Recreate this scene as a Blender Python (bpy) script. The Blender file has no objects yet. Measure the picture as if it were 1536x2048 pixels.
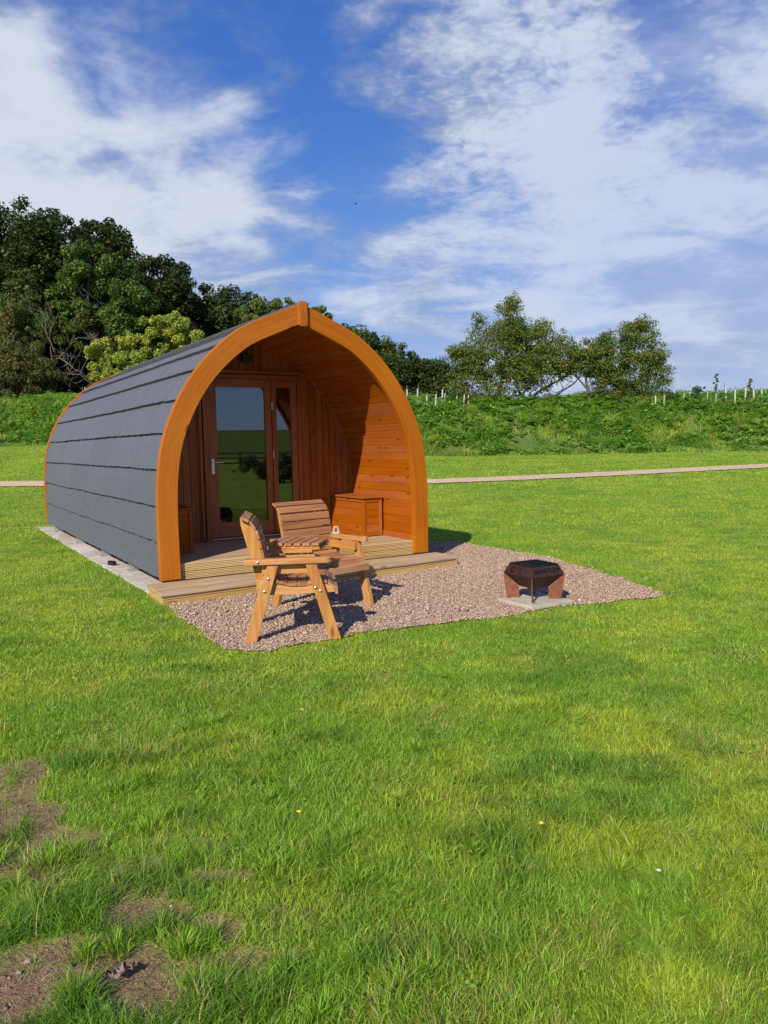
import bpy, math, random
import numpy as np
from mathutils import Vector, Matrix, Euler
R_ = math.radians
S = bpy.context.scene
COL = S.collection
rng = np.random.default_rng(7)
random.seed(7)

# ------------------------------------------------------------------ camera
H0, FPX, PITCH, ROLL = 1.5, 1505.43, R_(5.08356), R_(-1.05484)
_F = np.array([0, math.cos(PITCH), -math.sin(PITCH)])
_X = np.array([1., 0, 0])
_D = np.array([0, -math.sin(PITCH), -math.cos(PITCH)])
CX = math.cos(ROLL)*_X - math.sin(ROLL)*_D
CD = math.sin(ROLL)*_X + math.cos(ROLL)*_D
cam = bpy.data.cameras.new('camera'); camo = bpy.data.objects.new('camera', cam); COL.objects.link(camo)
M = Matrix.Identity(4)
for i in range(3):
    M[i][0] = CX[i]; M[i][1] = -CD[i]; M[i][2] = -_F[i]
M[2][3] = H0
camo.matrix_world = M
cam.sensor_fit = 'VERTICAL'; cam.sensor_height = 24; cam.lens = FPX/2048*24
cam.clip_start = 0.05; cam.clip_end = 6000
S.camera = camo

def ray(px, py):
    return CX*(px-768) + CD*(py-1024) + _F*FPX
def rdir(px, py):
    r = ray(px, py); return r/np.linalg.norm(r)
def at(px, py, Y):
    r = ray(px, py); t = Y/r[1]; return np.array([r[0]*t, Y, H0+r[2]*t])
def gpt(px, py, z=0.):
    r = ray(px, py); t = (z-H0)/r[2]; return np.array([r[0]*t, r[1]*t, z])

# pod frame
YAW = R_(32.065)
PO = np.array([-2.336, 7.765, 0.])
UX = np.array([math.cos(YAW), math.sin(YAW), 0]); UY = np.array([-math.sin(YAW), math.cos(YAW), 0])
def L2W(x, y, z=0.): return PO + UX*x + UY*y + np.array([0, 0, z])
def W2L(p):
    q = np.asarray(p)-PO[:len(p)] if len(p) == 3 else np.array([p[0], p[1], 0])-PO
    return q@UX, q@UY

# ------------------------------------------------------------------ sun and sky
SUN_EL = R_(34.0)
az = R_(36.5)+YAW                       # direction in which shadows fall, from +X
sd = np.array([-math.cos(az)*math.cos(SUN_EL), -math.sin(az)*math.cos(SUN_EL), math.sin(SUN_EL)])   # towards the sun
sun = bpy.data.lights.new('sun', 'SUN'); suno = bpy.data.objects.new('sun', sun); COL.objects.link(suno)
sun.energy = 5.0; sun.angle = R_(0.55); sun.color = (1.0, 0.93, 0.82)
suno.rotation_euler = Vector(-sd).to_track_quat('-Z', 'Y').to_euler()
suno.location = (-10, -20, 20)

W = bpy.data.worlds.new('World'); S.world = W; W.use_nodes = True
nt = W.node_tree; nt.nodes.clear()
class NT:
    """small helper for writing node graphs"""
    def __init__(s, tree): s.t = tree
    def n(s, typ, **kw):
        nd = s.t.nodes.new(typ)
        for k, v in kw.items():
            if k.startswith('_'): setattr(nd, k[1:], v)
        for k, v in kw.items():
            if not k.startswith('_'):
                key = int(k[1:]) if k[0] == 'i' and k[1:].isdigit() else k.replace('__', ' ')
                s.put(nd.inputs[key], v)
        return nd
    def put(s, sock, v):
        if isinstance(v, bpy.types.NodeSocket): s.t.links.new(v, sock)
        elif isinstance(v, bpy.types.Node): s.t.links.new(v.outputs[0], sock)
        else:
            if isinstance(v, (tuple, list)) and len(v) == 3 and sock.type == 'RGBA': v = (*v, 1)
            sock.default_value = v
    def math(s, op, a, b=0., c=0., clamp=False):
        nd = s.t.nodes.new('ShaderNodeMath'); nd.operation = op; nd.use_clamp = clamp
        s.put(nd.inputs[0], a); s.put(nd.inputs[1], b); s.put(nd.inputs[2], c); return nd.outputs[0]
    def vmath(s, op, a, b=(0, 0, 0)):
        nd = s.t.nodes.new('ShaderNodeVectorMath'); nd.operation = op
        s.put(nd.inputs[0], a); s.put(nd.inputs[1], b)
        return nd.outputs['Value'] if op in ('DOT_PRODUCT', 'LENGTH') else nd.outputs[0]
    def ramp(s, f, lo, hi, a=0., b=1., smooth=True):
        nd = s.t.nodes.new('ShaderNodeMapRange'); nd.interpolation_type = 'SMOOTHSTEP' if smooth else 'LINEAR'
        s.put(nd.inputs[0], f); s.put(nd.inputs[1], lo); s.put(nd.inputs[2], hi); s.put(nd.inputs[3], a); s.put(nd.inputs[4], b)
        return nd.outputs[0]
    def mix(s, f, a, b, mode='MIX'):
        nd = s.t.nodes.new('ShaderNodeMix'); nd.data_type = 'RGBA'; nd.blend_type = mode
        s.put(nd.inputs[0], f); s.put(nd.inputs[6], a); s.put(nd.inputs[7], b); return nd.outputs[2]
    def noise(s, vec, scale, detail=4, rough=.5, dist=0., dim='3D'):
        nd = s.t.nodes.new('ShaderNodeTexNoise'); nd.noise_dimensions = dim
        s.put(nd.inputs['Vector'], vec); s.put(nd.inputs['Scale'], scale); s.put(nd.inputs['Detail'], detail)
        s.put(nd.inputs['Roughness'], rough); s.put(nd.inputs['Distortion'], dist); return nd.outputs['Fac']
    def mapping(s, vec, scale=(1, 1, 1), loc=(0, 0, 0), rot=(0, 0, 0)):
        nd = s.t.nodes.new('ShaderNodeMapping'); s.put(nd.inputs[0], vec)
        nd.inputs[1].default_value = loc; nd.inputs[2].default_value = rot; nd.inputs[3].default_value = scale
        return nd.outputs[0]

def build_world():
    g = NT(nt)
    sky = nt.nodes.new('ShaderNodeTexSky'); sky.sky_type = 'NISHITA'; sky.sun_disc = False
    sky.sun_elevation = SUN_EL; sky.sun_rotation = math.atan2(sd[0], sd[1]) % (2*math.pi)
    sky.air_density = 1.0; sky.dust_density = 0.3; sky.ozone_density = 3.0
    tc = nt.nodes.new('ShaderNodeTexCoord'); d = tc.outputs['Generated']
    d = g.vmath('NORMALIZE', d)
    sx = nt.nodes.new('ShaderNodeSeparateXYZ'); nt.links.new(d, sx.inputs[0]); z = sx.outputs[2]
    # flat cloud layer seen in perspective
    zz = g.math('ADD', g.math('MAXIMUM', z, 0.0), 0.20)
    cb = nt.nodes.new('ShaderNodeCombineXYZ')
    nt.links.new(g.math('DIVIDE', sx.outputs[0], zz), cb.inputs[0]); nt.links.new(g.math('DIVIDE', sx.outputs[1], zz), cb.inputs[1])
    p = cb.outputs[0]
    c0 = lambda n, a: g.math('MULTIPLY', g.math('SUBTRACT', n, .5), a)
    mid = g.noise(g.mapping(p, rot=(0, 0, .9), scale=(1.0, 1.5, 1), loc=(7, 2, 0)), 3.0, 9, .53, .6)
    dn = g.noise(g.mapping(d, loc=(2, 9, 4), scale=(1, 1, 1.5)), 6.0, 9, .52, .35)
    vor = nt.nodes.new('ShaderNodeTexVoronoi'); vor.feature = 'SMOOTH_F1'; g.put(vor.inputs['Vector'], g.vmath('ADD', p, g.n('ShaderNodeTexNoise', Vector=p, Scale=9.0, Detail=4.0).outputs['Color']))
    vor.inputs['Scale'].default_value = 9.0; vor.inputs['Smoothness'].default_value = .6
    fin = g.noise(g.mapping(p, loc=(1, 5, 0), rot=(0, 0, .9), scale=(1, 1.4, 1)), 26, 5, .6, .3)
    dens = g.math('ADD', g.math('ADD', c0(mid, 1.35), c0(dn, 1.45)), .5)
    def blob(px, py, rad, amp):
        c = rdir(px, py); k = 1/((rad/FPX)**2)
        dt = g.vmath('DOT_PRODUCT', d, tuple(c))
        e = g.math('EXPONENT', g.math('MULTIPLY', g.math('SUBTRACT', dt, 1.0), k))
        return g.math('MULTIPLY', e, amp)
    alto = blob(1060, 130, 230, 1.0)
    dens = g.math('ADD', dens, g.math('MULTIPLY', g.math('ADD', c0(fin, 1.0), g.math('MULTIPLY', g.math('SUBTRACT', .38, vor.outputs['Distance']), .55)), g.math('ADD', g.math('MULTIPLY', alto, .42), .14)))
    B = [(60, 190, 190, .30), (230, 310, 190, .30), (-60, 40, 120, .12), (60, 400, 200, .30), (380, 420, 120, .18), (490, 385, 40, .7), (545, 415, 42, .8), (590, 440, 30, .5),
         (760, 30, 90, .32), (900, 60, 110, .30), (1080, 70, 150, .36), (1180, 150, 110, .28), (1010, 230, 90, .26), (1160, 240, 90, .2),
         (1050, 370, 160, .26), (1300, 320, 200, .34), (1500, 320, 160, .32), (1250, 470, 200, .22), (1480, 520, 200, .20), (860, 420, 90, .28),
         (1200, 640, 260, .05), (320, 480, 170, .26), (180, 470, 160, .2), (470, 500, 110, .24), (600, 500, 80, .26), (740, 520, 70, .26), (880, 480, 110, .16), (640, 470, 60, .14), (540, 130, 50, .16), (1000, 620, 160, .10), (330, 210, 110, .12),
         (360, 90, 120, -.30), (300, 10, 100, -.20), (500, 50, 110, -.25), (700, 240, 120, -.36), (680, 350, 80, -.28), (820, 300, 70, -.22), (560, 220, 90, -.2), (1400, 60, 90, -.30), (1340, 150, 50, -.2), (1290, 60, 40, -.1),
         (640, 620, 120, -.16), (800, 620, 130, -.10), (780, 460, 40, -.08), (450, 560, 90, -.18), (980, 570, 110, -.12), (1450, 120, 70, -.10), (850, 230, 40, -.12)]
    pos = None; neg = None
    for b in B:
        e = blob(*b)
        if b[3] > 0: pos = e if pos is None else g.math('ADD', pos, e)
        else: neg = e if neg is None else g.math('ADD', neg, e)
    pos = g.math('MULTIPLY', g.math('TANH', g.math('MULTIPLY', pos, 2.6)), .53)
    tot = g.math('ADD', dens, g.math('ADD', pos, g.math('MULTIPLY', neg, .70)))
    cov = g.ramp(tot, .34, 1.16)
    shade = g.noise(g.mapping(d, loc=(5, 3, 1), scale=(1, 1, 1.8)), 4.5, 8, .62, .3)
    cc = g.mix(g.ramp(g.math('ADD', c0(shade, 1.9), g.math('MULTIPLY', tot, .9)), .35, 1.0), (.23, .28, .38), (.57, .61, .685))
    right = blob(1380, 560, 420, 1.0)
    cc = g.mix(g.math('MULTIPLY', right, .55), cc, (.42, .50, .71))
    gr = nt.nodes.new('ShaderNodeValToRGB'); nt.links.new(z, gr.inputs[0]); el = gr.color_ramp.elements
    stops = [(0.0, (.30, .42, .72)), (.10, (.24, .37, .70)), (.22, (.115, .265, .66)), (.36, (.045, .160, .54)), (.56, (.022, .100, .43)), (1.0, (.012, .05, .22))]
    el[0].position, el[0].color = stops[0][0], (*stops[0][1], 1); el[1].position, el[1].color = stops[-1][0], (*stops[-1][1], 1)
    for ps, c in stops[1:-1]: e = el.new(ps); e.color = (*c, 1)
    nis = g.mix(1.0, sky, (.085, .085, .085), 'MULTIPLY')
    blue = g.mix(.78, nis, gr.outputs[0])
    veil = g.math('MULTIPLY', g.ramp(g.math('ADD', right, c0(mid, .9)), .15, 1.1), .72)
    fac = g.math('MULTIPLY', g.math('MAXIMUM', cov, veil), .94)
    ds = g.vmath('DOT_PRODUCT', d, tuple(sd))           # clouds and air are brighter towards the sun
    glow = g.math('ADD', 1.06, g.math('MULTIPLY', g.math('EXPONENT', g.math('MULTIPLY', g.math('SUBTRACT', ds, 1.0), 2.2)), .9))
    bg = g.n('ShaderNodeBackground', Color=g.mix(fac, blue, cc), Strength=glow)
    out = nt.nodes.new('ShaderNodeOutputWorld'); nt.links.new(bg.outputs[0], out.inputs[0])
build_world()
W.cycles.sampling_method = 'MANUAL'; W.cycles.sample_map_resolution = 512

S.view_settings.view_transform = 'Standard'; S.view_settings.look = 'None'
S.view_settings.exposure = 0.15; S.view_settings.gamma = 1.0
S.render.engine = 'CYCLES'
S.cycles.max_bounces = 7; S.cycles.diffuse_bounces = 2; S.cycles.transparent_max_bounces = 12

# ------------------------------------------------------------------ helpers
def tag(o, label=None, cat=None, group=None, kind=None):
    if label: o['label'] = label
    if cat: o['category'] = cat
    if group: o['group'] = group
    if kind: o['kind'] = kind
    return o
def empty(name, loc, rz=0., label=None, cat=None, group=None):
    o = bpy.data.objects.new(name, None); COL.objects.link(o)
    o.location = tuple(float(v) for v in loc); o.rotation_euler = (0, 0, rz); o.empty_display_size = .2
    return tag(o, label, cat, group)

def vnoise(x, y, scale, seed=0):
    """smooth value noise, vectorised"""
    r = np.random.default_rng(seed); T = r.random((256, 256))
    x = np.asarray(x)*scale + 1000.; y = np.asarray(y)*scale + 1000.
    xi = np.floor(x).astype(int); yi = np.floor(y).astype(int); fx = x-xi; fy = y-yi
    fx = fx*fx*(3-2*fx); fy = fy*fy*(3-2*fy)
    a = T[xi & 255, yi & 255]; b = T[(xi+1) & 255, yi & 255]; c = T[xi & 255, (yi+1) & 255]; d = T[(xi+1) & 255, (yi+1) & 255]
    return (a*(1-fx)+b*fx)*(1-fy) + (c*(1-fx)+d*fx)*fy
def fbm(x, y, scale, seed=0, octv=4):
    s = 0.; a = .5; t = 0.
    for k in range(octv):
        s = s + a*vnoise(x, y, scale*2**k, seed+k*13); t += a; a *= .5
    return s/t
def sstep(a, b, x):
    t = np.clip((np.asarray(x, float)-a)/(b-a), 0, 1); return t*t*(3-2*t)

def mesh_np(name, V, quads=None, tris=None, attrs=None, mat=None, smooth=False):
    me = bpy.data.meshes.new(name)
    V = np.ascontiguousarray(V, dtype=np.float32); nq = 0 if quads is None else len(quads); ntri = 0 if tris is None else len(tris)
    me.vertices.add(len(V)); me.vertices.foreach_set('co', V.ravel())
    loops = []
    if nq: loops.append(np.asarray(quads, np.int32).ravel())
    if ntri: loops.append(np.asarray(tris, np.int32).ravel())
    loops = np.concatenate(loops)
    me.loops.add(len(loops)); me.loops.foreach_set('vertex_index', loops)
    tot = np.concatenate([np.full(nq, 4, np.int32), np.full(ntri, 3, np.int32)])
    st = np.concatenate([[0], np.cumsum(tot)[:-1]]).astype(np.int32)
    me.polygons.add(len(tot)); me.polygons.foreach_set('loop_start', st); me.polygons.foreach_set('loop_total', tot)
    if smooth: me.polygons.foreach_set('use_smooth', np.ones(len(tot), bool))
    me.update(calc_edges=True)
    for k, a in (attrs or {}).items():
        a = np.asarray(a, np.float32)
        if a.ndim == 1:
            at_ = me.attributes.new(k, 'FLOAT', 'POINT'); at_.data.foreach_set('value', a)
        else:
            at_ = me.attributes.new(k, 'FLOAT_COLOR', 'POINT')
            at_.data.foreach_set('color', np.concatenate([a, np.ones((len(a), 1), np.float32)], 1).ravel())
    if mat: me.materials.append(mat)
    o = bpy.data.objects.new(name, me); COL.objects.link(o); return o

class MB:
    """mesh builder: boards, tubes and extrusions gathered into ONE mesh, with a grain coordinate per board"""
    def __init__(s): s.v = []; s.f = []; s.g = []; s.r = []
    def add(s, vs, fs, gs=None, rnd=None):
        b = len(s.v); r = random.random() if rnd is None else rnd
        off = np.array([random.uniform(0, 40), random.uniform(0, 40), random.uniform(0, 40)])
        if gs is None:
            A = np.array(vs, float); ext = A.max(0)-A.min(0); o = np.argsort(-ext); gs = A[:, o]
        s.v += [tuple(map(float, v)) for v in vs]; s.g += [tuple(np.asarray(q)+off) for q in gs]; s.r += [r]*len(vs)
        s.f += [tuple(b+i for i in f) for f in fs]
    def box(s, c, size, ax=(1, 0, 0), ay=None, az_=None, rnd=None):
        ax = np.array(ax, float); ax /= np.linalg.norm(ax)
        if az_ is None:
            az_ = np.array([0, 0, 1.]) if ay is None else np.cross(ax, np.array(ay, float))
        az_ = np.array(az_, float); az_ = az_ - ax*(az_@ax); az_ /= np.linalg.norm(az_)
        ay = np.cross(az_, ax); c = np.array(c, float); h = np.array(size, float)/2
        vs = []; gs = []; o = np.argsort(-h)
        for sx in (-1, 1):
            for sy in (-1, 1):
                for sz in (-1, 1):
                    l = np.array([sx*h[0], sy*h[1], sz*h[2]]); vs.append(c+ax*l[0]+ay*l[1]+az_*l[2]); gs.append(l[o])
        s.add(vs, [(0, 1, 3, 2), (4, 6, 7, 5), (0, 4, 5, 1), (2, 3, 7, 6), (0, 2, 6, 4), (1, 5, 7, 3)], gs, rnd)
    def b(s, x0, x1, y0, y1, z0, z1, rnd=None):
        s.box(((x0+x1)/2, (y0+y1)/2, (z0+z1)/2), (x1-x0, y1-y0, z1-z0), rnd=rnd)
    def bar(s, p, q, w, t, up=(0, 0, 1), rnd=None):
        """board from p to q; w across (horizontal), t along 'up'"""
        p = np.array(p, float); q = np.array(q, float); d = q-p; L = np.linalg.norm(d)
        s.box((p+q)/2, (L, w, t), ax=d, az_=up, rnd=rnd)
    def prism(s, poly, f, h0, h1, rnd=None):
        """extrude polygon: f(a,b,h)->xyz"""
        n = len(poly); vs = [f(a, b, h0) for a, b in poly]+[f(a, b, h1) for a, b in poly]
        gs = [(a, b, h0) for a, b in poly]+[(a, b, h1) for a, b in poly]
        P_ = np.array(poly); e = P_.max(0)-P_.min(0)
        if e[1] > e[0]: gs = [(g[1], g[0], g[2]) for g in gs]
        if abs(h1-h0) > max(e): gs = [(g[2], g[0], g[1]) for g in gs]
        fs = [tuple(range(n))[::-1], tuple(range(n, 2*n))]+[(i, (i+1) % n, n+(i+1) % n, n+i) for i in range(n)]
        s.add(vs, fs, gs, rnd)
    def tube(s, pts, rad, seg=8, cap=True, rnd=None):
        pts = [np.array(p, float) for p in pts]; n = len(pts); rad = [rad]*n if np.isscalar(rad) else rad
        vs = []; gs = []; fs = []; L = 0; u = None
        for i, p in enumerate(pts):
            t = pts[min(i+1, n-1)]-pts[max(i-1, 0)]; t /= (np.linalg.norm(t)+1e-9)
            if u is None:
                u = np.cross(t, (0, 0, 1.)) if abs(t[2]) < .9 else np.cross(t, (1., 0, 0))
            u = u-t*(u@t); u /= np.linalg.norm(u)+1e-9; w = np.cross(t, u)
            if i: L += np.linalg.norm(pts[i]-pts[i-1])
            for k in range(seg):
                a = 2*math.pi*k/seg
                vs.append(p+(u*math.cos(a)+w*math.sin(a))*rad[i]); gs.append((L, a*rad[i], 0))
        for i in range(n-1):
            for k in range(seg):
                fs.append((i*seg+k, i*seg+(k+1) % seg, (i+1)*seg+(k+1) % seg, (i+1)*seg+k))
        if cap: fs += [tuple(range(seg))[::-1], tuple((n-1)*seg+k for k in range(seg))]
        s.add(vs, fs, gs, rnd)
    def lathe(s, prof, c=(0, 0, 0), seg=20, rnd=None):
        vs = []; fs = []; gs = []
        for r, z in prof:
            for k in range(seg):
                a = 2*math.pi*k/seg; vs.append((c[0]+r*math.cos(a), c[1]+r*math.sin(a), c[2]+z)); gs.append((z, a*r, 0))
        for i in range(len(prof)-1):
            for k in range(seg): fs.append((i*seg+k, i*seg+(k+1) % seg, (i+1)*seg+(k+1) % seg, (i+1)*seg+k))
        fs += [tuple(range(seg))[::-1], tuple((len(prof)-1)*seg+k for k in range(seg))]
        s.add(vs, fs, gs, rnd)
    def build(s, name, mat, parent=None, origin=(0, 0, 0), bevel=0, smooth=False, label=None):
        me = bpy.data.meshes.new(name); O_ = np.array(origin, float)
        me.from_pydata([tuple(np.array(v)-O_) for v in s.v], [], s.f)
        a = me.attributes.new('guv', 'FLOAT_VECTOR', 'POINT'); a.data.foreach_set('vector', np.array(s.g, np.float32).ravel())
        a = me.attributes.new('rnd', 'FLOAT', 'POINT'); a.data.foreach_set('value', np.array(s.r, np.float32))
        me.materials.append(mat)
        import bmesh
        bm = bmesh.new(); bm.from_mesh(me); bmesh.ops.recalc_face_normals(bm, faces=bm.faces); bm.to_mesh(me); bm.free()
        if smooth:
            me.polygons.foreach_set('use_smooth', np.ones(len(me.polygons), bool))
            me.set_sharp_from_angle(angle=R_(40)) if hasattr(me, 'set_sharp_from_angle') else None
        o = bpy.data.objects.new(name, me); COL.objects.link(o)
        if parent: o.parent = parent
        if bevel:
            m = o.modifiers.new('bevel', 'BEVEL'); m.width = bevel; m.segments = 2; m.limit_method = 'ANGLE'; m.angle_limit = R_(35)
            m.harden_normals = False
        if label: o['label'] = label
        return o

# ------------------------------------------------------------------ materials
def new_mat(name):
    m = bpy.data.materials.new(name); m.use_nodes = True; m.node_tree.nodes.clear()
    g = NT(m.node_tree); out = m.node_tree.nodes.new('ShaderNodeOutputMaterial')
    return m, g, out
def attr(g, name, out=0):
    nd = g.t.nodes.new('ShaderNodeAttribute'); nd.attribute_name = name
    return nd.outputs['Vector'] if out == 'v' else nd.outputs['Fac'] if out == 'f' else nd.outputs['Color']
def finish(m, g, out, sh): g.t.links.new(sh, out.inputs[0]); return m

def wood(name, base, dark, light=None, rough=.45, coat=0., knots=.5, grain=1., bump=.15, grey=0., var=.25, spec=.35):
    m, g, out = new_mat(name); uv = attr(g, 'guv', 'v'); rn = attr(g, 'rnd', 'f')
    wv = g.noise(g.mapping(uv, scale=(1.2, 9, 9)), 1.0, 3, .5)
    cbx = g.t.nodes.new('ShaderNodeCombineXYZ'); g.put(cbx.inputs[1], g.math('MULTIPLY', wv, 1.2))
    uv2 = g.vmath('ADD', g.mapping(uv, scale=(1.6, 30*grain, 30*grain)), cbx.outputs[0])
    n1 = g.noise(uv2, 1.0, 6, .62, .6)
    n2 = g.noise(g.mapping(uv, scale=(5, 160*grain, 160*grain)), 1.0, 3, .6)
    n3 = g.noise(g.mapping(uv, scale=(1.0, 2.5, 2.5), loc=(3, 3, 3)), 1.0, 3, .5)
    c = g.mix(g.ramp(n1, .40, .66), base, dark)
    c = g.mix(g.math('MULTIPLY', g.ramp(n2, .45, .7), .35), c, dark)
    if light: c = g.mix(g.math('MULTIPLY', g.ramp(n3, .45, .7), .6), c, light)
    vo = g.t.nodes.new('ShaderNodeTexVoronoi'); vo.voronoi_dimensions = '2D'
    g.put(vo.inputs['Vector'], g.mapping(uv, scale=(2.2, 7.5, 1))); vo.inputs['Scale'].default_value = 1.0
    kd = g.ramp(vo.outputs['Distance'], .035, .16, 1, 0)
    sel = g.ramp(g.t.nodes[vo.name].outputs['Color'], 1-knots*.6, 1-knots*.6+.02)
    kk = g.math('MULTIPLY', kd, sel)
    c = g.mix(g.math('MULTIPLY', kk, .8), c, tuple(x*.35 for x in dark))
    hs = g.n('ShaderNodeHueSaturation', Color=c, Saturation=g.ramp(rn, 0, 1, 1.06, .94, False), Value=g.ramp(rn, 0, 1, 1-var, 1+var, False))
    c = hs.outputs[0]
    if grey: c = g.mix(g.math('MULTIPLY', g.ramp(n3, .3, .7), grey), c, (.30, .26, .21))
    bp = g.n('ShaderNodeBump', Strength=bump, Distance=.004, Height=g.math('ADD', n1, g.math('MULTIPLY', n2, .5)))
    b = g.n('ShaderNodeBsdfPrincipled', Base__Color=c, Roughness=g.ramp(n1, .3, .7, rough, rough+.15), Normal=bp)
    b.inputs['Coat Weight'].default_value = coat; b.inputs['Coat Roughness'].default_value = .25
    b.inputs['Specular IOR Level'].default_value = spec
    return finish(m, g, out, b.outputs[0])

def plain(name, col, rough=.5, metal=0., nscale=30, var=.2, bump=.1, dark=None, coord='Object'):
    m, g, out = new_mat(name); tc = g.t.nodes.new('ShaderNodeTexCoord'); v = tc.outputs[coord]
    n1 = g.noise(v, nscale, 5, .6); n2 = g.noise(v, nscale*.12, 4, .6)
    d = dark or tuple(x*(1-var) for x in col)
    c = g.mix(g.ramp(n1, .35, .65), col, d); c = g.mix(g.math('MULTIPLY', g.ramp(n2, .4, .65), .6), c, d)
    bp = g.n('ShaderNodeBump', Strength=bump, Distance=.003, Height=n1)
    b = g.n('ShaderNodeBsdfPrincipled', Base__Color=c, Roughness=rough, Metallic=metal, Normal=bp)
    return finish(m, g, out, b.outputs[0])

def leafmat(name, rough=.5, trans=.35, spec=.3):
    """vertex-coloured leaf or blade, part of the light passes through"""
    m, g, out = new_mat(name); c = attr(g, 'col')
    b = g.n('ShaderNodeBsdfPrincipled', Base__Color=c, Roughness=rough); b.inputs['Specular IOR Level'].default_value = spec
    t = g.n('ShaderNodeBsdfTranslucent', Color=g.mix(1., c, (1.15, 1.2, .55), 'MULTIPLY'))
    ms = g.n('ShaderNodeMixShader', Fac=trans, i1=b.outputs[0], i2=t.outputs[0])
    return finish(m, g, out, ms.outputs[0])

MAT = {}
MAT['trim'] = wood('stained_glulam', (.42, .120, .004), (.35, .088, .003), (.46, .155, .009), rough=.5, coat=.0, knots=.30, bump=.05, var=.03, grain=1.3, spec=.25)
MAT['lining'] = wood('stained_lining_boards', (.35, .088, .003), (.29, .062, .002), (.39, .108, .004), rough=.55, coat=.0, knots=.8, bump=.05, var=.05, grain=1.3, spec=.2)
MAT['clad'] = wood('stained_cladding_boards', (.31, .080, .005), (.20, .043, .003), (.35, .098, .008), rough=.48, coat=.05, knots=.7, bump=.07, var=.14, grain=.8)
MAT['door'] = wood('stained_joinery', (.32, .078, .006), (.23, .046, .004), rough=.38, coat=.15, knots=.1, bump=.05, var=.05)
MAT['deck'] = wood('decking_timber', (.52, .36, .19), (.36, .22, .10), (.58, .43, .25), rough=.7, knots=.45, bump=.3, var=.10, grey=.35, spec=.2)
MAT['fascia'] = wood('new_decking_timber', (.56, .36, .13), (.42, .24, .07), (.60, .42, .19), rough=.65, knots=.45, bump=.2, var=.08, grey=.1, spec=.2)
MAT['frame'] = wood('bench_frame_timber', (.50, .235, .066), (.36, .135, .032), (.54, .28, .09), rough=.55, knots=.6, bump=.2, var=.12, spec=.25)
MAT['slat'] = wood('bench_slat_timber', (.44, .20, .088), (.28, .108, .044), (.50, .25, .115), rough=.6, knots=.5, bump=.25, var=.13, spec=.25)
MAT['metal'] = plain('brushed_steel', (.62, .61, .58), .3, 1.0, 60, .1, .02)
MAT['galv'] = plain('galvanised_steel', (.50, .51, .52), .5, .6, 25, .25, .05)
MAT['black'] = plain('black_plastic', (.012, .012, .013), .4, 0, 40, .2, .05)
MAT['rope'] = plain('cream_rope', (.60, .48, .28), .8, 0, 80, .25, .4)
MAT['white'] = plain('white_ceramic', (.78, .76, .72), .3, 0, 20, .05, .02)
MAT['rust'] = plain('rusted_steel', (.26, .095, .042), .75, 0.15, 28, .4, .3, dark=(.16, .05, .02))
MAT['rustdark'] = plain('heat_darkened_steel', (.075, .027, .018), .6, .3, 35, .5, .25, dark=(.035, .015, .012))
MAT['grill'] = plain('blackened_grill', (.012, .011, .011), .5, .5, 60, .4, .3)
MAT['ash'] = plain('scorched_plate', (.07, .03, .015), .8, 0.1, 20, .5, .3, dark=(.03, .015, .01))
MAT['slab'] = plain('paving_slab', (.52, .46, .34), .85, 0, 22, .25, .35)
MAT['bark'] = plain('tree_bark', (.10, .085, .065), .9, 0, 6, .45, .6)
MAT['palebark'] = plain('pale_dead_bark', (.22, .185, .12), .85, 0, 6, .4, .4)
MAT['guard'] = plain('white_tree_guard', (.46, .47, .43), .5, 0, 6, .08, .02)
MAT['stake'] = plain('stake_timber', (.28, .18, .10), .8, 0, 20, .3, .2)
MAT['yellow'] = plain('yellow_petals', (.85, .62, .02), .5, 0, 30, .1, .02)
MAT['stem'] = plain('green_stem', (.10, .2, .03), .5, 0, 30, .1, .02)
MAT['deadleaf'] = plain('dry_leaf', (.30, .20, .15), .8, 0, 60, .4, .3)
MAT['stone'] = plain('pebble_stone', (.36, .27, .20), .8, 0, 40, .3, .3)
MAT['leaf'] = leafmat('tree_leaves', .5, .30)
MAT['blade'] = leafmat('grass_blades', .5, .32, .25)
MAT['dock'] = leafmat('dock_leaves', .38, .3, .5)

def mat_slate():
    m, g, out = new_mat('composite_slate'); uv = attr(g, 'guv', 'v'); rn = attr(g, 'rnd', 'f')
    n1 = g.noise(g.mapping(uv, scale=(60, 8, 60)), 1.0, 5, .6); n2 = g.noise(uv, 5, 5, .6); n3 = g.noise(g.mapping(uv, scale=(14, 2, 1)), 1., 4, .6)
    c = g.mix(g.ramp(n1, .3, .7), (.128, .129, .142), (.098, .099, .110))
    c = g.mix(g.math('MULTIPLY', g.ramp(n3, .52, .75), .35), c, (.17, .175, .19))
    c = g.mix(g.math('MULTIPLY', g.ramp(n2, .55, .75), .3), c, (.075, .08, .092))
    hs = g.n('ShaderNodeHueSaturation', Color=c, Saturation=1.0, Value=g.ramp(rn, 0, 1, .965, 1.035, False))
    sx = g.t.nodes.new('ShaderNodeSeparateXYZ'); g.put(sx.inputs[0], uv)
    fr = g.math('FRACT', g.math('DIVIDE', sx.outputs[0], .25))
    gr = g.math('MAXIMUM', g.ramp(fr, .0, .022, 1, 0), g.ramp(fr, .978, 1., 0, 1))
    c = g.mix(g.math('MULTIPLY', gr, .38), hs.outputs[0], (.05, .052, .06))
    bp = g.n('ShaderNodeBump', Strength=.3, Distance=.004, Height=g.math('SUBTRACT', g.math('ADD', n1, n2), g.math('MULTIPLY', gr, .6)))
    b = g.n('ShaderNodeBsdfPrincipled', Base__Color=c, Roughness=.62, Normal=bp); b.inputs['Specular IOR Level'].default_value = .4
    return finish(m, g, out, b.outputs[0])
MAT['slate'] = mat_slate()

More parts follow.
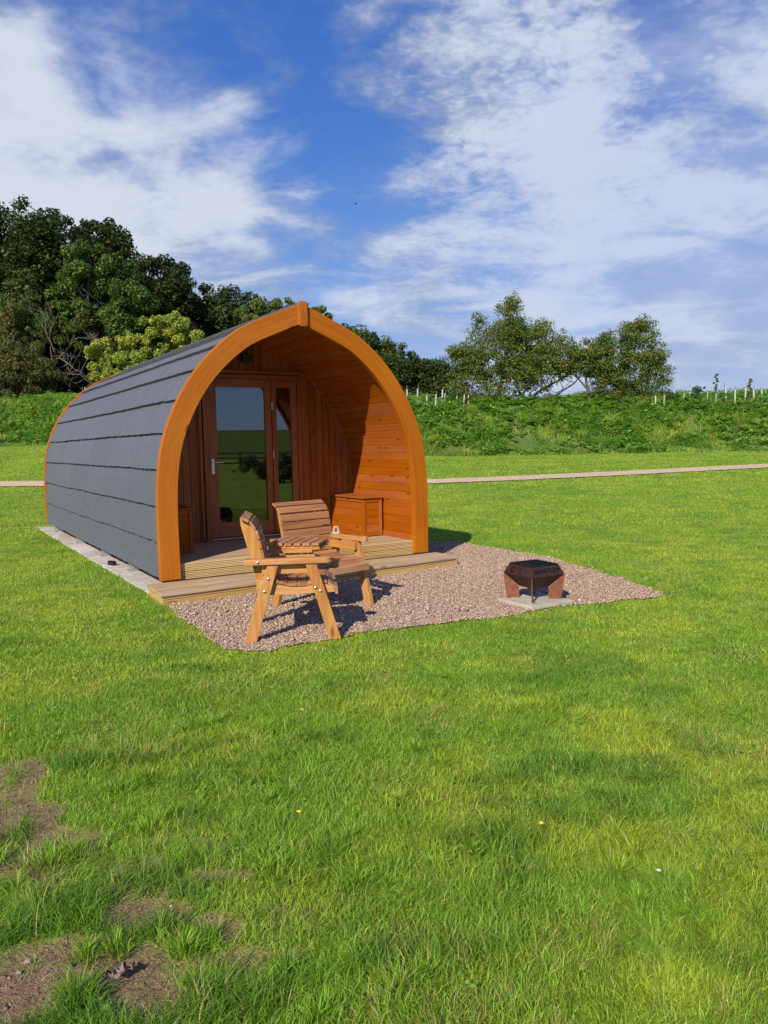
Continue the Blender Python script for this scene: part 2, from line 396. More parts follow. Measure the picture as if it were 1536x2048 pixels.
def mat_glass():
    m, g, out = new_mat('double_glazing')
    fr = g.n('ShaderNodeFresnel', IOR=1.52)
    gl = g.n('ShaderNodeBsdfGlossy', Color=(.95, .97, 1.0), Roughness=0.0)
    tr = g.n('ShaderNodeBsdfTransparent', Color=(.45, .5, .48))
    ms = g.n('ShaderNodeMixShader', Fac=g.math('MULTIPLY', fr.outputs[0], 2.7, clamp=True), i1=tr.outputs[0], i2=gl.outputs[0])
    return finish(m, g, out, ms.outputs[0])
MAT['glass'] = mat_glass()

def mat_ground():
    m, g, out = new_mat('lawn_soil'); tc = g.t.nodes.new('ShaderNodeTexCoord'); v = tc.outputs['Object']
    soil = attr(g, 'soil', 'f'); bank = attr(g, 'bank', 'f')
    n1 = g.noise(v, .35, 5, .6, .4); n2 = g.noise(v, 3.0, 5, .65); n3 = g.noise(v, 55, 4, .7); n4 = g.noise(v, 12, 5, .7)
    gc = g.mix(g.ramp(n1, .35, .65), (.22, .33, .028), (.34, .40, .040))
    gc = g.mix(g.math('MULTIPLY', g.ramp(n2, .45, .7), .6), gc, (.11, .19, .022))
    gc = g.mix(g.math('MULTIPLY', g.ramp(n3, .4, .7), .5), gc, (.10, .11, .03))
    sc = g.mix(g.ramp(n4, .35, .7), (.30, .185, .115), (.19, .115, .07))
    sc = g.mix(g.math('MULTIPLY', g.ramp(n3, .5, .75), .6), sc, (.18, .105, .07))
    c = g.mix(soil, gc, sc)
    bc = g.mix(g.ramp(n2, .4, .65), (.08, .15, .022), (.14, .14, .04))
    c = g.mix(bank, c, bc)
    bp = g.n('ShaderNodeBump', Strength=.8, Distance=.02, Height=g.math('ADD', n3, g.math('MULTIPLY', n4, 1.5)))
    b = g.n('ShaderNodeBsdfPrincipled', Base__Color=c, Roughness=.95, Normal=bp); b.inputs['Specular IOR Level'].default_value = .1
    return finish(m, g, out, b.outputs[0])
MAT['ground'] = mat_ground()

def mat_gravel(name, sc=1.0):
    m, g, out = new_mat(name); tc = g.t.nodes.new('ShaderNodeTexCoord'); v = tc.outputs['Object']
    vo = g.t.nodes.new('ShaderNodeTexVoronoi'); g.put(vo.inputs['Vector'], v); vo.inputs['Scale'].default_value = 70*sc
    sx = g.t.nodes.new('ShaderNodeSeparateColor'); g.put(sx.inputs[0], vo.outputs['Color'])
    c = g.mix(g.ramp(sx.outputs[0], .1, .9, smooth=False), (.30, .185, .15), (.46, .35, .30))
    c = g.mix(g.math('MULTIPLY', g.ramp(sx.outputs[1], .7, .95), .7), c, (.24, .20, .19))
    c = g.mix(g.math('MULTIPLY', g.ramp(vo.outputs['Distance'], .45, .8), .4), c, (.17, .11, .075))
    n2 = g.noise(v, 2.0, 4, .6); c = g.mix(g.math('MULTIPLY', g.ramp(n2, .5, .75), .3), c, (.22, .15, .12))
    bp = g.n('ShaderNodeBump', Strength=1.0, Distance=.008, Height=vo.outputs['Distance'], _invert=True)
    b = g.n('ShaderNodeBsdfPrincipled', Base__Color=c, Roughness=.9, Normal=bp)
    return finish(m, g, out, b.outputs[0])
MAT['gravel'] = mat_gravel('pink_gravel_bed'); MAT['pathgravel'] = mat_gravel('path_gravel', .35)
for nd_ in MAT['pathgravel'].node_tree.nodes:
    if nd_.type == 'MIX' and tuple(round(v, 3) for v in nd_.inputs[6].default_value[:3]) == (.3, .185, .15): nd_.inputs[6].default_value = (.66, .44, .25, 1); nd_.inputs[7].default_value = (.78, .58, .36, 1)
def mat_pebbles():
    m, g, out = new_mat('gravel_stones'); c = attr(g, 'col')
    b = g.n('ShaderNodeBsdfPrincipled', Base__Color=c, Roughness=.85)
    return finish(m, g, out, b.outputs[0])
MAT['pebbles'] = mat_pebbles()
def mat_concrete():
    m, g, out = new_mat('stained_concrete'); tc = g.t.nodes.new('ShaderNodeTexCoord'); v = tc.outputs['Object']
    n1 = g.noise(v, 1.3, 6, .65, .8); n2 = g.noise(v, 40, 4, .6); n3 = g.noise(g.mapping(v, scale=(1.5, 4, 1)), 1.6, 5, .6, 1.)
    c = g.mix(g.ramp(n1, .4, .6), (.62, .56, .47), (.45, .39, .32))
    c = g.mix(g.math('MULTIPLY', g.ramp(n3, .56, .68), .7), c, (.27, .20, .15)); c = g.mix(g.math('MULTIPLY', g.ramp(n2, .5, .7), .25), c, (.3, .27, .23))
    bp = g.n('ShaderNodeBump', Strength=.3, Distance=.004, Height=n2)
    b = g.n('ShaderNodeBsdfPrincipled', Base__Color=c, Roughness=.85, Normal=bp)
    return finish(m, g, out, b.outputs[0])
MAT['concrete'] = mat_concrete()

# ------------------------------------------------------------------ terrain
def yb(x): return 40. + .8*np.sin(np.asarray(x)*.11) + .5*(vnoise(x, x*0, .25, 5)-.5)
def terr(x, y):
    x = np.asarray(x, float); y = np.asarray(y, float)
    t = np.maximum(0, y-13.); z = .032*t*t/(t+3.)
    z = z + 1.05*sstep(25, 41, y)*sstep(6, -14, x)
    z = np.where(y > 60, z*0+z, z)
    b = sstep(0, 1, (y-yb(x))/8.0)
    hgt = 3.15 - .75*sstep(6, -14, x) + .30*(fbm(x, y, .12, 31, 3)-.5)*2
    z = z*(1-sstep(45, 60, y)) + (.032*30*.9+1.05*sstep(6, -14, x))*sstep(45, 60, y)
    z = z + b*hgt*(1-.35*sstep(58, 90, y)) + b*.25*(fbm(x, y, .5, 8, 3)-.5)
    z = z - 2.5*sstep(90, 400, y)
    # open field and a low hill behind the camera
    z = z + 5.5*sstep(60, 260, -y)*sstep(40, -60, x)
    z = z + 6.6*sstep(110, 210, x*.865-y*.51)*sstep(0, 40, -y)
    return z

SOIL = [(-1.75, 3.36, .22, .20, 1.), (-1.56, 2.98, .22, .14, 1.), (-1.30, 2.75, .25, .10, .55), (-1.0, 2.10, .34, .11, 1.), (-.80, 2.30, .16, .08, .95), (-.62, 2.52, .14, .06, .85), (-.92, 2.42, .20, .05, .75),
        (-.55, 2.22, .13, .07, .9), (-.36, 2.13, .12, .06, .6), (-1.08, 1.95, .2, .12, 1.), (-.72, 1.98, .16, .09, .9), (-.66, 2.72, .10, .05, .4), (-1.35, 3.10, .12, .05, .5), (-.95, 2.62, .18, .05, .55), (-2.1, 3.2, .4, .25, 1.), (-1.64, 3.17, .13, .2, .85), (-1.42, 2.6, .25, .12, .8), (-1.15, 2.55, .3, .06, .6), (-1.35, 2.85, .25, .07, .7), (-.85, 2.75, .2, .05, .5), (-.5, 2.05, .2, .06, .6), (-.3, 2.3, .15, .06, .5)]
def soilmask(x, y):
    x = np.asarray(x, float); y = np.asarray(y, float)
    wx = x + .16*(fbm(x, y, 5, 3, 3)-.5); wy = y + .12*(fbm(x, y, 5, 23, 3)-.5)
    s = np.zeros_like(wx)
    for cx_, cy_, rx, ry, a in SOIL:
        d = ((wx-cx_)/rx)**2+((wy-cy_)/ry)**2
        s = np.maximum(s, a*(1-sstep(.45, 1.5, d)))
    s = s*(.25+1.5*fbm(x, y, 11, 44, 4))
    return np.clip(s*1.02, 0, 1)

GRAV = np.array([(-.14, -.40), (-.16, -.80), (-.20, -1.7), (-.22, -2.55), (.0, -2.74), (.75, -2.73), (1.5, -2.84), (2.08, -2.93), (2.9, -3.0), (3.89, -3.22), (4.02, -3.12), (4.45, -1.9), (4.78, -.82), (4.82, 1.05), (4.6, 1.5), (3.9, 2.2), (3.75, 8.9), (3.2, 8.9), (3.2, -.4)])
def inpoly(px, py, poly):
    px = np.asarray(px, float); py = np.asarray(py, float); c = np.zeros(px.shape, bool); n = len(poly); j = n-1
    for i in range(n):
        xi, yi = poly[i]; xj, yj = poly[j]
        cr = ((yi > py) != (yj > py)) & (px < (xj-xi)*(py-yi)/(yj-yi+1e-12)+xi)
        c ^= cr; j = i
    return c
def w2l(x, y):
    dx = x-PO[0]; dy = y-PO[1]; return dx*UX[0]+dy*UX[1], dx*UY[0]+dy*UY[1]
def ingravel(x, y, wob=.085):
    a, b = w2l(x, y); a = a+wob*2*(fbm(x, y, 3.5, 61, 5)-.5); b = b+wob*2*(fbm(x, y, 3.5, 62, 5)-.5)
    return inpoly(a, b, GRAV)
def onpad(x, y, m=0.):
    a, b = w2l(x, y)
    return ((a > -.13-m) & (a < 3.5+m) & (b > -.1) & (b < 8.62+m)) | ((a > -.2-m) & (a < 3.55) & (b > -.72) & (b < .1))
# path centre line (world), found on the rising lawn
PATH = [(-40, 27.6), (-14.0, 26.3), (-8, 25.6), (0, 25.2), (1.6, 25.4), (5, 26.2), (9.5, 27.6), (14.5, 29.2), (22, 31.5), (45, 38)]
PATH = [(-40, 27.5), (-12.0, 26.2), (-4, 24.2), (1.6, 24.3), (4.5, 25.0), (8.5, 26.4), (13.6, 28.4), (22, 31.6), (38, 37)]
def pathy(x): return np.interp(x, [p[0] for p in PATH], [p[1] for p in PATH])
def onpath(x, y, m=0.): return np.abs(y-pathy(x)-.12*(fbm(x, y, .8, 71, 2)-.5)) < .80+m

def axis(segs):
    out = []
    for a, b, st in segs: out += list(np.arange(a, b-1e-6, st))
    out.append(segs[-1][1]); return np.array(out)
gx = axis([(-2500, -300, 300), (-300, -60, 24), (-60, -30, 3), (-30, -3, .75), (-3, 1, .05), (1, 40, .75), (40, 70, 3), (70, 310, 24), (310, 2500, 300)])
gy = axis([(-2500, -300, 300), (-300, -20, 14), (-20, 1.2, 1.5), (1.2, 4.2, .05), (4.2, 16, .5), (16, 38, 1.0), (38, 52, .35), (52, 70, 2), (70, 400, 30), (400, 4000, 400)])
GX, GY = np.meshgrid(gx, gy); fx, fy = GX.ravel(), GY.ravel()
sm = soilmask(fx, fy)*((fx > -4) & (fx < 2) & (fy > 1) & (fy < 4.5))
gz = terr(fx, fy) - .012*sm
nx, ny = len(gx), len(gy)
ii = (np.arange(ny-1)[:, None]*nx+np.arange(nx-1)[None, :]).ravel()
quads = np.stack([ii, ii+1, ii+1+nx, ii+nx], 1)
bankm = np.maximum(sstep(-.3, .3, (fy-yb(fx))), np.maximum(.75*sstep(75, 120, fx*.865-fy*.51), .0)*sstep(0, 20, -fy))
ground = mesh_np('ground', np.stack([fx, fy, gz], 1), quads, attrs={'soil': sm, 'bank': bankm}, mat=MAT['ground'], smooth=True)
tag(ground, kind='structure')

# gravel path: a strip 4 mm above the lawn
px_ = np.arange(-40, 38.1, .5); rows = []
for w in (-.85, -.4, 0, .4, .85):
    yy = pathy(px_)+w+(.10*(fbm(px_, px_*0+w, .8, 71, 2)-.5) if abs(w) > .5 else 0); rows.append(np.stack([px_, yy, terr(px_, yy)+.03], 1))
V = np.concatenate(rows); n = len(px_); q = []
for r in range(4):
    for i in range(n-1): q.append((r*n+i, r*n+i+1, (r+1)*n+i+1, (r+1)*n+i))
tag(mesh_np('gravel_path', V, q, mat=MAT['pathgravel']), kind='structure')

# gravel bed sheet round the pod front
gxs = np.arange(-.6, 5.2, .06); gys = np.arange(-3.5, 9.0, .06)
A, Bm = np.meshgrid(gxs, gys); A = A.ravel(); Bm = Bm.ravel()
wx = PO[0]+A*UX[0]+Bm*UY[0]; wy = PO[1]+A*UX[1]+Bm*UY[1]
ins = ingravel(wx, wy) & ~((A > -.05) & (A < 3.4) & (Bm > .0) & (Bm < 8.5))
nxx = len(gxs); idx = (np.arange(len(gys)-1)[:, None]*nxx+np.arange(nxx-1)[None, :]).ravel()
qq = np.stack([idx, idx+1, idx+1+nxx, idx+nxx], 1); keep = ins[qq].all(1); qq = qq[keep]
used = np.unique(qq); remap = -np.ones(len(A), int); remap[used] = np.arange(len(used))
tag(mesh_np('gravel_bed', np.stack([wx, wy, terr(wx, wy)*0+.012], 1)[used], remap[qq], mat=MAT['gravel']), kind='structure')

def stones(x, y, z0, size, pal, p, sg=.36):
    n = len(x)
    base = np.array([(1, 0, 0), (-1, 0, 0), (0, 1, 0), (0, -1, 0), (0, 0, 1), (0, 0, -1), (.6, .6, .45), (-.6, .6, .45), (-.6, -.6, .45), (.6, -.6, .45)], float)
    fcs = np.array([(4, 6, 0), (0, 9, 4), (4, 7, 2), (2, 6, 4), (4, 8, 1), (1, 7, 4), (4, 9, 3), (3, 8, 4), (0, 6, 2), (2, 7, 1), (1, 8, 3), (3, 9, 0), (5, 0, 2), (5, 2, 1), (5, 1, 3), (5, 3, 0)])
    s = rng.lognormal(math.log(size), sg, n); s3 = s[:, None, None]
    P_ = base[None]*(1+rng.uniform(-.25, .25, (n, 10, 3)))*np.array([1.15, .85, .6])*s3
    an = rng.uniform(0, 6.28, n); c, sn = np.cos(an)[:, None], np.sin(an)[:, None]
    X = P_[:, :, 0]*c-P_[:, :, 1]*sn; Y = P_[:, :, 0]*sn+P_[:, :, 1]*c
    Z = P_[:, :, 2] + X*rng.uniform(-.4, .4, (n, 1)) + z0+s[:, None]*rng.uniform(.1, .8, (n, 1))
    V = np.stack([X+x[:, None], Y+y[:, None], Z], 2).reshape(-1, 3)
    T = (fcs[None]+np.arange(n)[:, None, None]*10).reshape(-1, 3)
    cc = np.array(pal)[rng.choice(len(pal), n, p=p)]*rng.uniform(.85, 1.15, (n, 1))
    return V, T, np.repeat(cc, 10, 0)
def pebbles():
    N = 78000
    a = rng.uniform(-.4, 5.0, N*2); b = rng.uniform(-3.4, 2.6, N*2)
    x = PO[0]+a*UX[0]+b*UY[0]; y = PO[1]+a*UX[1]+b*UY[1]; k = ingravel(x, y)
    st_ = rng.random(len(x)) < .06; jx, jy = rng.normal(0, .07, len(x))*st_, rng.normal(0, .07, len(x))*st_   # strays kicked into the grass
    x, y = x+jx, y+jy; a, b = w2l(x, y)
    k &= ~((a > -.15) & (a < 3.42) & (b > -.5)) & ~((a > 2.47) & (a < 2.97) & (b > -2.93) & (b < -2.45))
    x, y = x[k], y[k]
    V, T, C = stones(x, y, .012, .0074, [(.42, .28, .18), (.49, .355, .24), (.33, .21, .14), (.45, .31, .205), (.38, .285, .205), (.24, .15, .10), (.57, .44, .32)], [.26, .18, .2, .18, .08, .07, .03])
    o = mesh_np('gravel_stones', V, None, T, {'col': C}, MAT['pebbles'])
    tag(o, 'loose pinkish gravel stones spread in front of the wooden pod', 'gravel', kind='stuff')
    x = rng.uniform(-2.4, .2, 60000); y = rng.uniform(1.7, 4.0, 60000); sm_ = soilmask(x, y); k = rng.random(len(x)) < sm_**1.5*.22; x, y = x[k], y[k]
    V, T, C = stones(x, y, -.012, .0030, [(.26, .16, .10), (.19, .115, .072), (.33, .22, .145), (.42, .33, .25)], [.42, .35, .2, .03], .5)
    o = mesh_np('soil_crumbs', V, None, T, {'col': C}, MAT['pebbles'])
    tag(o, 'crumbly brown soil and grit on the bare patches of the lawn', 'soil', kind='stuff')
pebbles()

# ------------------------------------------------------------------ lawn grass
def blades(x, y, z, h, w, lean, ldir, col, seg=2, tipcol=None):
    n = len(x); fa = rng.uniform(0, 2*np.pi, n)
    fxv, fyv = np.cos(fa)*w/2, np.sin(fa)*w/2
    dx, dy = np.cos(ldir)*lean*h, np.sin(ldir)*lean*h; up = h*np.sqrt(np.maximum(.12, 1-lean**2))
    if seg == 2:
        V = np.empty((n, 5, 3), np.float32)
        V[:, 0] = np.stack([x-fxv, y-fyv, z-.004], 1); V[:, 1] = np.stack([x+fxv, y+fyv, z-.004], 1)
        V[:, 2] = np.stack([x-fxv*.75+dx*.35, y-fyv*.75+dy*.35, z+up*.6], 1); V[:, 3] = np.stack([x+fxv*.75+dx*.35, y+fyv*.75+dy*.35, z+up*.6], 1)
        V[:, 4] = np.stack([x+dx, y+dy, z+up], 1)
        b = np.arange(n)[:, None]*5; Q = b+np.array([0, 1, 3, 2]); T = b+np.array([2, 3, 4]); k = 5
        C = np.repeat(col[:, None, :], 5, 1)
        C[:, 4] *= np.array([1.25, 1.12, .9]); C[:, :2] *= np.array([1.0, .92, 1.0])
        return V.reshape(-1, 3), Q, T, C.reshape(-1, 3)
    V = np.empty((n, 3, 3), np.float32)
    V[:, 0] = np.stack([x-fxv, y-fyv, z-.004], 1); V[:, 1] = np.stack([x+fxv, y+fyv, z-.004], 1); V[:, 2] = np.stack([x+dx, y+dy, z+up], 1)
    T = np.arange(n)[:, None]*3+np.array([0, 1, 2]); C = np.repeat(col[:, None, :], 3, 1)
    return V.reshape(-1, 3), None, T, C.reshape(-1, 3)

def merge(parts):
    Vs, Qs, Ts, Cs = [], [], [], []; o = 0
    for V, Q, T, C in parts:
        Vs.append(V); Cs.append(C)
        if Q is not None: Qs.append(Q+o)
        if T is not None: Ts.append(T+o)
        o += len(V)
    return np.concatenate(Vs), (np.concatenate(Qs) if Qs else None), (np.concatenate(Ts) if Ts else None), np.concatenate(Cs)

def tuftmask(x, y): return sstep(.52, .66, fbm(x*.8, y*1.5, 3.2, 103, 4)*.62+fbm(x, y, .9, 107, 3)*.38)
def grasscol(x, y, n):
    g1 = np.array([.235, .415, .032]); g2 = np.array([.385, .495, .043]); g3 = np.array([.11, .26, .028]); g4 = np.array([.52, .42, .16])
    big = fbm(x, y, .7, 101, 4); md = fbm(x, y, 2.6, 102, 4); t = sstep(.40, .62, big*.42+md*.58)[:, None]; c = g1*(1-t)+g2*t
    t = tuftmask(x, y)[:, None]*.72; c = c*(1-t)+g3*t
    dry = (rng.random(n) < .05+.16*sstep(.5, .75, fbm(x, y, 3.3, 105, 3)))[:, None]; c = np.where(dry, g4, c)
    return c*rng.uniform(.42, 1.38, (n, 1))*np.stack([rng.uniform(.85, 1.15, n), np.ones(n), rng.uniform(.7, 1.3, n)], 1)

def lawn():
    parts = []
    zones = [(1.35, 2.9, 24000, .0025, .040, 2), (2.9, 4.8, 17000, .0030, .033, 2), (4.8, 8, 9500, .0043, .028, 2), (8, 13, 3600, .0080, .028, 1), (13, 22, 1300, .014, .032, 1), (22, 41.5, 480, .026, .038, 1)]
    for y0, y1, dens, w, h, seg in zones:
        xm = .56*y1+2.3; n = int((y1-y0)*2*xm*dens)
        x = rng.uniform(-xm, xm, n); y = rng.uniform(y0, y1, n)
        ed_ = np.abs(x)-(.56*y+.7); k = rng.random(n) < np.where(ed_ < 0, 1., np.where(ed_ < 1.6, .42, .0) if y0 < 8 else np.where(ed_ < 1.6, .8, 0.))
        k &= ~onpad(x, y, -.02) & ~onpath(x, y, -.05) & (y < yb(x)+.3)
        gin = ingravel(x+rng.normal(0, .035, n), y+rng.normal(0, .035, n)); k &= ~(gin & (rng.random(n) > .004))
        if y0 < 5:
            sm_ = soilmask(x, y); k &= ~(rng.random(n) < sstep(.16, .78, sm_)*.985)
        x, y = x[k], y[k]; n = len(x)
        cl = fbm(x, y, 2.2, 201, 4); c2 = fbm(x, y, 8, 202, 3); tus = sstep(.55, .72, fbm(x, y, 4.5, 203, 3)*.6+c2*.4)
        near = sstep(6, 2, y); tus = np.maximum(tus*.7, tuftmask(x, y))
        hh = h*(.55+.75*cl+.35*c2)*(1+tus*.9*near)*rng.uniform(.6, 1.35, n)
        # longer grass left uncut along the pad and gravel edges
        a, b = w2l(x, y); ed = (a < -.13) & (a > -.42) & (b > -1.0) & (b < 8.8); hh = np.where(ed, hh*1.5, hh)
        ld = 2*np.pi*3*fbm(x, y, 3.2, 204, 4)+rng.normal(0, 1.5, n); lean = np.clip(rng.normal(.76, .24, n), .05, .99)
        parts.append(blades(x, y, terr(x, y), hh, w*rng.uniform(.6, 1.4, n), lean, ld, grasscol(x, y, n), seg))
        if y0 < 2.9:      # tussocks
            tl = [(-.62, 2.13, .06), (-.56, 2.17, .05), (-.30, 2.02, .06), (.02, 1.96, .07), (.10, 2.0, .05), (-1.25, 2.62, .08), (-1.18, 2.68, .06), (-.95, 2.85, .06), (-.12, 2.45, .07), (-1.45, 3.5, .1), (-1.1, 3.3, .07), (-.85, 1.93, .04), (-.45, 2.62, .07), (-.38, 2.55, .05)]
            tl += [(rng.uniform(-1.5, 1.3), rng.uniform(1.8, 4.2), rng.uniform(.03, .07)) for _ in range(46)]
            for tx, ty, tr in tl:
                n = int(240*(tr/.06)); r = tr*np.abs(rng.normal(0, .7, n)); t = rng.uniform(0, 6.28, n); x = tx+r*np.cos(t)*rng.uniform(.7, 1.4); y = ty+r*np.sin(t)
                k = ~ingravel(x, y); x, y, r, t = x[k], y[k], r[k], t[k]; n = len(x)
                parts.append(blades(x, y, terr(x, y), rng.uniform(.03, .085, n), rng.uniform(.0022, .0042, n), np.clip(.5+r/tr*.35+rng.normal(0, .2, n), .1, .98), t+rng.normal(0, .7, n), grasscol(x, y, n), 2))
    x = rng.uniform(-2.4, .3, 26000); y = rng.uniform(1.7, 4.1, 26000); k = rng.random(len(x)) < soilmask(x, y)*.55; x, y = x[k], y[k]; n = len(x)      # dead stalks on the soil
    parts.append(blades(x, y, terr(x, y)-.008, rng.uniform(.015, .05, n), rng.uniform(.001, .0022, n), rng.uniform(.9, .995, n), rng.uniform(0, 6.28, n), np.where((rng.random(n) < .3)[:, None], np.array([.2, .32, .04]), np.array([.40, .29, .16]))*rng.uniform(.5, 1.3, (n, 1)), 2))
    V, Q, T, C = merge(parts)
    o = mesh_np('lawn_grass', V, Q, T, {'col': C}, MAT['blade'])
    tag(o, 'short mown green grass of the lawn with bare patches', 'grass', kind='stuff')
lawn()
def weeds():
    m = 420; cx_ = rng.uniform(-3.5, 4.5, m*3); cy_ = rng.uniform(1.6, 9, m*3); k = (np.abs(cx_) < .56*cy_+.6) & ~ingravel(cx_, cy_) & ~onpad(cx_, cy_, .05) & (fbm(cx_, cy_, 1.3, 401, 3) > .52) & (soilmask(cx_, cy_) < .1); cx_, cy_ = cx_[k][:m], cy_[k][:m]; m = len(cx_); nl = 8
    idx = np.repeat(np.arange(m), nl); N = m*nl; an = rng.uniform(0, 6.28, N); L = rng.uniform(.010, .022, N)*np.repeat(rng.uniform(.7, 1.3, m), nl); r0 = rng.uniform(.0, .035, N)
    B_ = np.stack([cx_[idx]+np.cos(an)*r0, cy_[idx]+np.sin(an)*r0, rng.uniform(.014, .034, N)], 1); d = np.stack([np.cos(an), np.sin(an), rng.uniform(-.1, .5, N)], 1); s = np.stack([-np.sin(an), np.cos(an), rng.uniform(-.3, .3, N)], 1); Lc = L[:, None]
    V = np.stack([B_, B_+d*Lc*.5+s*Lc*.38, B_+d*Lc, B_+d*Lc*.5-s*Lc*.38], 1); Q = np.arange(N)[:, None]*4+np.array([0, 1, 2, 3])
    cc = np.array([(.22, .42, .045), (.28, .46, .05), (.16, .33, .04)])[rng.integers(0, 3, m)][idx]*rng.uniform(.8, 1.2, (N, 1))
    o = mesh_np('lawn_weeds', V.reshape(-1, 3), Q, None, {'col': np.repeat(cc, 4, 0)}, MAT['dock']); tag(o, 'small clover and broad weed leaves scattered through the lawn', 'weeds', kind='stuff')
weeds()

# ------------------------------------------------------------------ the pod
pod = empty('camping_pod', PO, YAW, 'arched timber camping pod with grey slate roof and open front porch', 'camping pod')
XC, PL = 1.686, 7.65
HALF = [(0, 3.092), (.13, 3.040), (.26, 2.987), (.39, 2.933), (.52, 2.878), (.65, 2.817), (.77, 2.748), (.96, 2.60), (1.15, 2.415), (1.31, 2.21), (1.45, 1.975), (1.56, 1.73), (1.635, 1.47), (1.677, 1.17), (1.692, .82), (1.692, .48), (1.688, .13)]
def catmull(P_, m=12):
    P_ = [np.array(p, float) for p in P_]; P_ = [2*P_[0]-P_[1]]+P_+[2*P_[-1]-P_[-2]]; out = []
    for i in range(1, len(P_)-2):
        for k in range(m):
            t = k/m; a, b, c, d = P_[i-1:i+3]
            out.append(.5*((2*b)+(-a+c)*t+(2*a-5*b+4*c-d)*t*t+(-a+3*b-3*c+d)*t**3))
    out.append(P_[-2]); return np.array(out)
OUT = catmull(HALF)
_t = np.gradient(OUT, axis=0); _t /= np.linalg.norm(_t, axis=1)[:, None]
NRM = np.stack([-_t[:, 1], _t[:, 0]], 1)       # outward: for a right half going down
if NRM[5][1] < 0: NRM = -NRM
ARC = np.concatenate([[0], np.cumsum(np.linalg.norm(np.diff(OUT, axis=0), axis=1))]); TOTAL = ARC[-1]
def prof(s, d=0.):
    """point on the right half at arc length s from the apex, d inside the outer face"""
    p = np.array([np.interp(s, ARC, OUT[:, 0]), np.interp(s, ARC, OUT[:, 1])]); n = np.array([np.interp(s, ARC, NRM[:, 0]), np.interp(s, ARC, NRM[:, 1])])
    n /= np.linalg.norm(n); return p-n*d
def curve(d, m=60, s0=0., s1=None):
    s1 = TOTAL if s1 is None else s1
    pts = [(s, prof(s, d)) for s in np.linspace(s0, s1, m)]
    pts = [(s, p) for s, p in pts if p[0] > .002]
    if s0 == 0.:
        (sa, a), (sb, b) = pts[0], pts[1]; t = a[0]/(b[0]-a[0]); ap = np.array([0, a[1]-(b[1]-a[1])*t]); pts = [(0., ap)]+pts
    return pts
def ring(mb, d0, d1, y0, y1, side, m=60):
    """curved beam following the arch: d0 outer, d1 inner"""
    co, ci = curve(d0, m), curve(d1, m)
    so = np.array([s for s, _ in co]); po = np.array([p for _, p in co]); si = np.array([s for s, _ in ci]); pi = np.array([p for _, p in ci])
    u = np.linspace(0, 1, m); f = lambda S_, P_: np.stack([np.interp(u*TOTAL, S_, P_[:, 0]), np.interp(u*TOTAL, S_, P_[:, 1])], 1)
    a, b = f(so, po), f(si, pi); vs = []; gs = []
    for i in range(m):
        for (p, dd) in ((a[i], 0), (b[i], d1-d0)):
            for y in (y0, y1):
                vs.append((XC+side*p[0], y, p[1])); gs.append((u[i]*TOTAL, dd, y))
    fs = []
    for i in range(m-1):
        k = i*4; n_ = k+4
        fs += [(k, k+2, n_+2, n_), (k+1, n_+1, n_+3, k+3), (k, n_, n_+1, k+1), (k+2, k+3, n_+3, n_+2)]
    fs += [(0, 1, 3, 2), ((m-1)*4, (m-1)*4+2, (m-1)*4+3, (m-1)*4+1)]
    mb.add(vs, fs, gs)
# front and back arches
for (y0, y1, nm) in ((-.045, .035, 'front_arch'), (PL-.02, PL+.06, 'rear_arch')):
    mb = MB(); ring(mb, -.012, .2, y0, y1, 1); ring(mb, -.012, .2, y0, y1, -1)
    mb.build(nm, MAT['trim'], pod, bevel=.006)
# keystone with carved marks
mb = MB(); kp = []
for cx_, cz_, a0 in ((.026, 3.092, 0), (-.026, 3.092, 90), (-.026, 2.872, 180), (.026, 2.872, 270)):
    for i in range(5): t = R_(a0+i*22.5); kp.append((XC+cx_+.028*math.cos(t), cz_+.028*math.sin(t)))
mb.prism(kp, lambda a, b, h: (a, h, b), -.085, -.046)
ks = mb.build('keystone', MAT['trim'], pod, bevel=.004)
mb = MB()
for (x0, z0, x1, z1) in [(-.022, 2.99, .022, 2.995), (.018, 2.995, .020, 2.972), (-.022, 2.955, .022, 2.95), (-.020, 2.975, -.004, 2.968), (-.02, 2.935, .0, 2.915), (0, 2.915, .02, 2.94), (-.02, 2.905, .022, 2.905),
                         (-.02, 2.89, -.02, 2.868), (.0, 2.888, .0, 2.868), (.02, 2.89, .02, 2.868), (-.02, 2.868, .02, 2.866), (-.015, 3.03, .012, 3.022), (.0, 3.02, .0, 3.003), (-.02, 2.93, .02, 2.928)]:
    mb.bar((XC+x0, -.086, z0), (XC+x1, -.086, z1), .003, .004, up=(0, 1, 0))
mb.build('carved_marks', MAT['door'], ks)
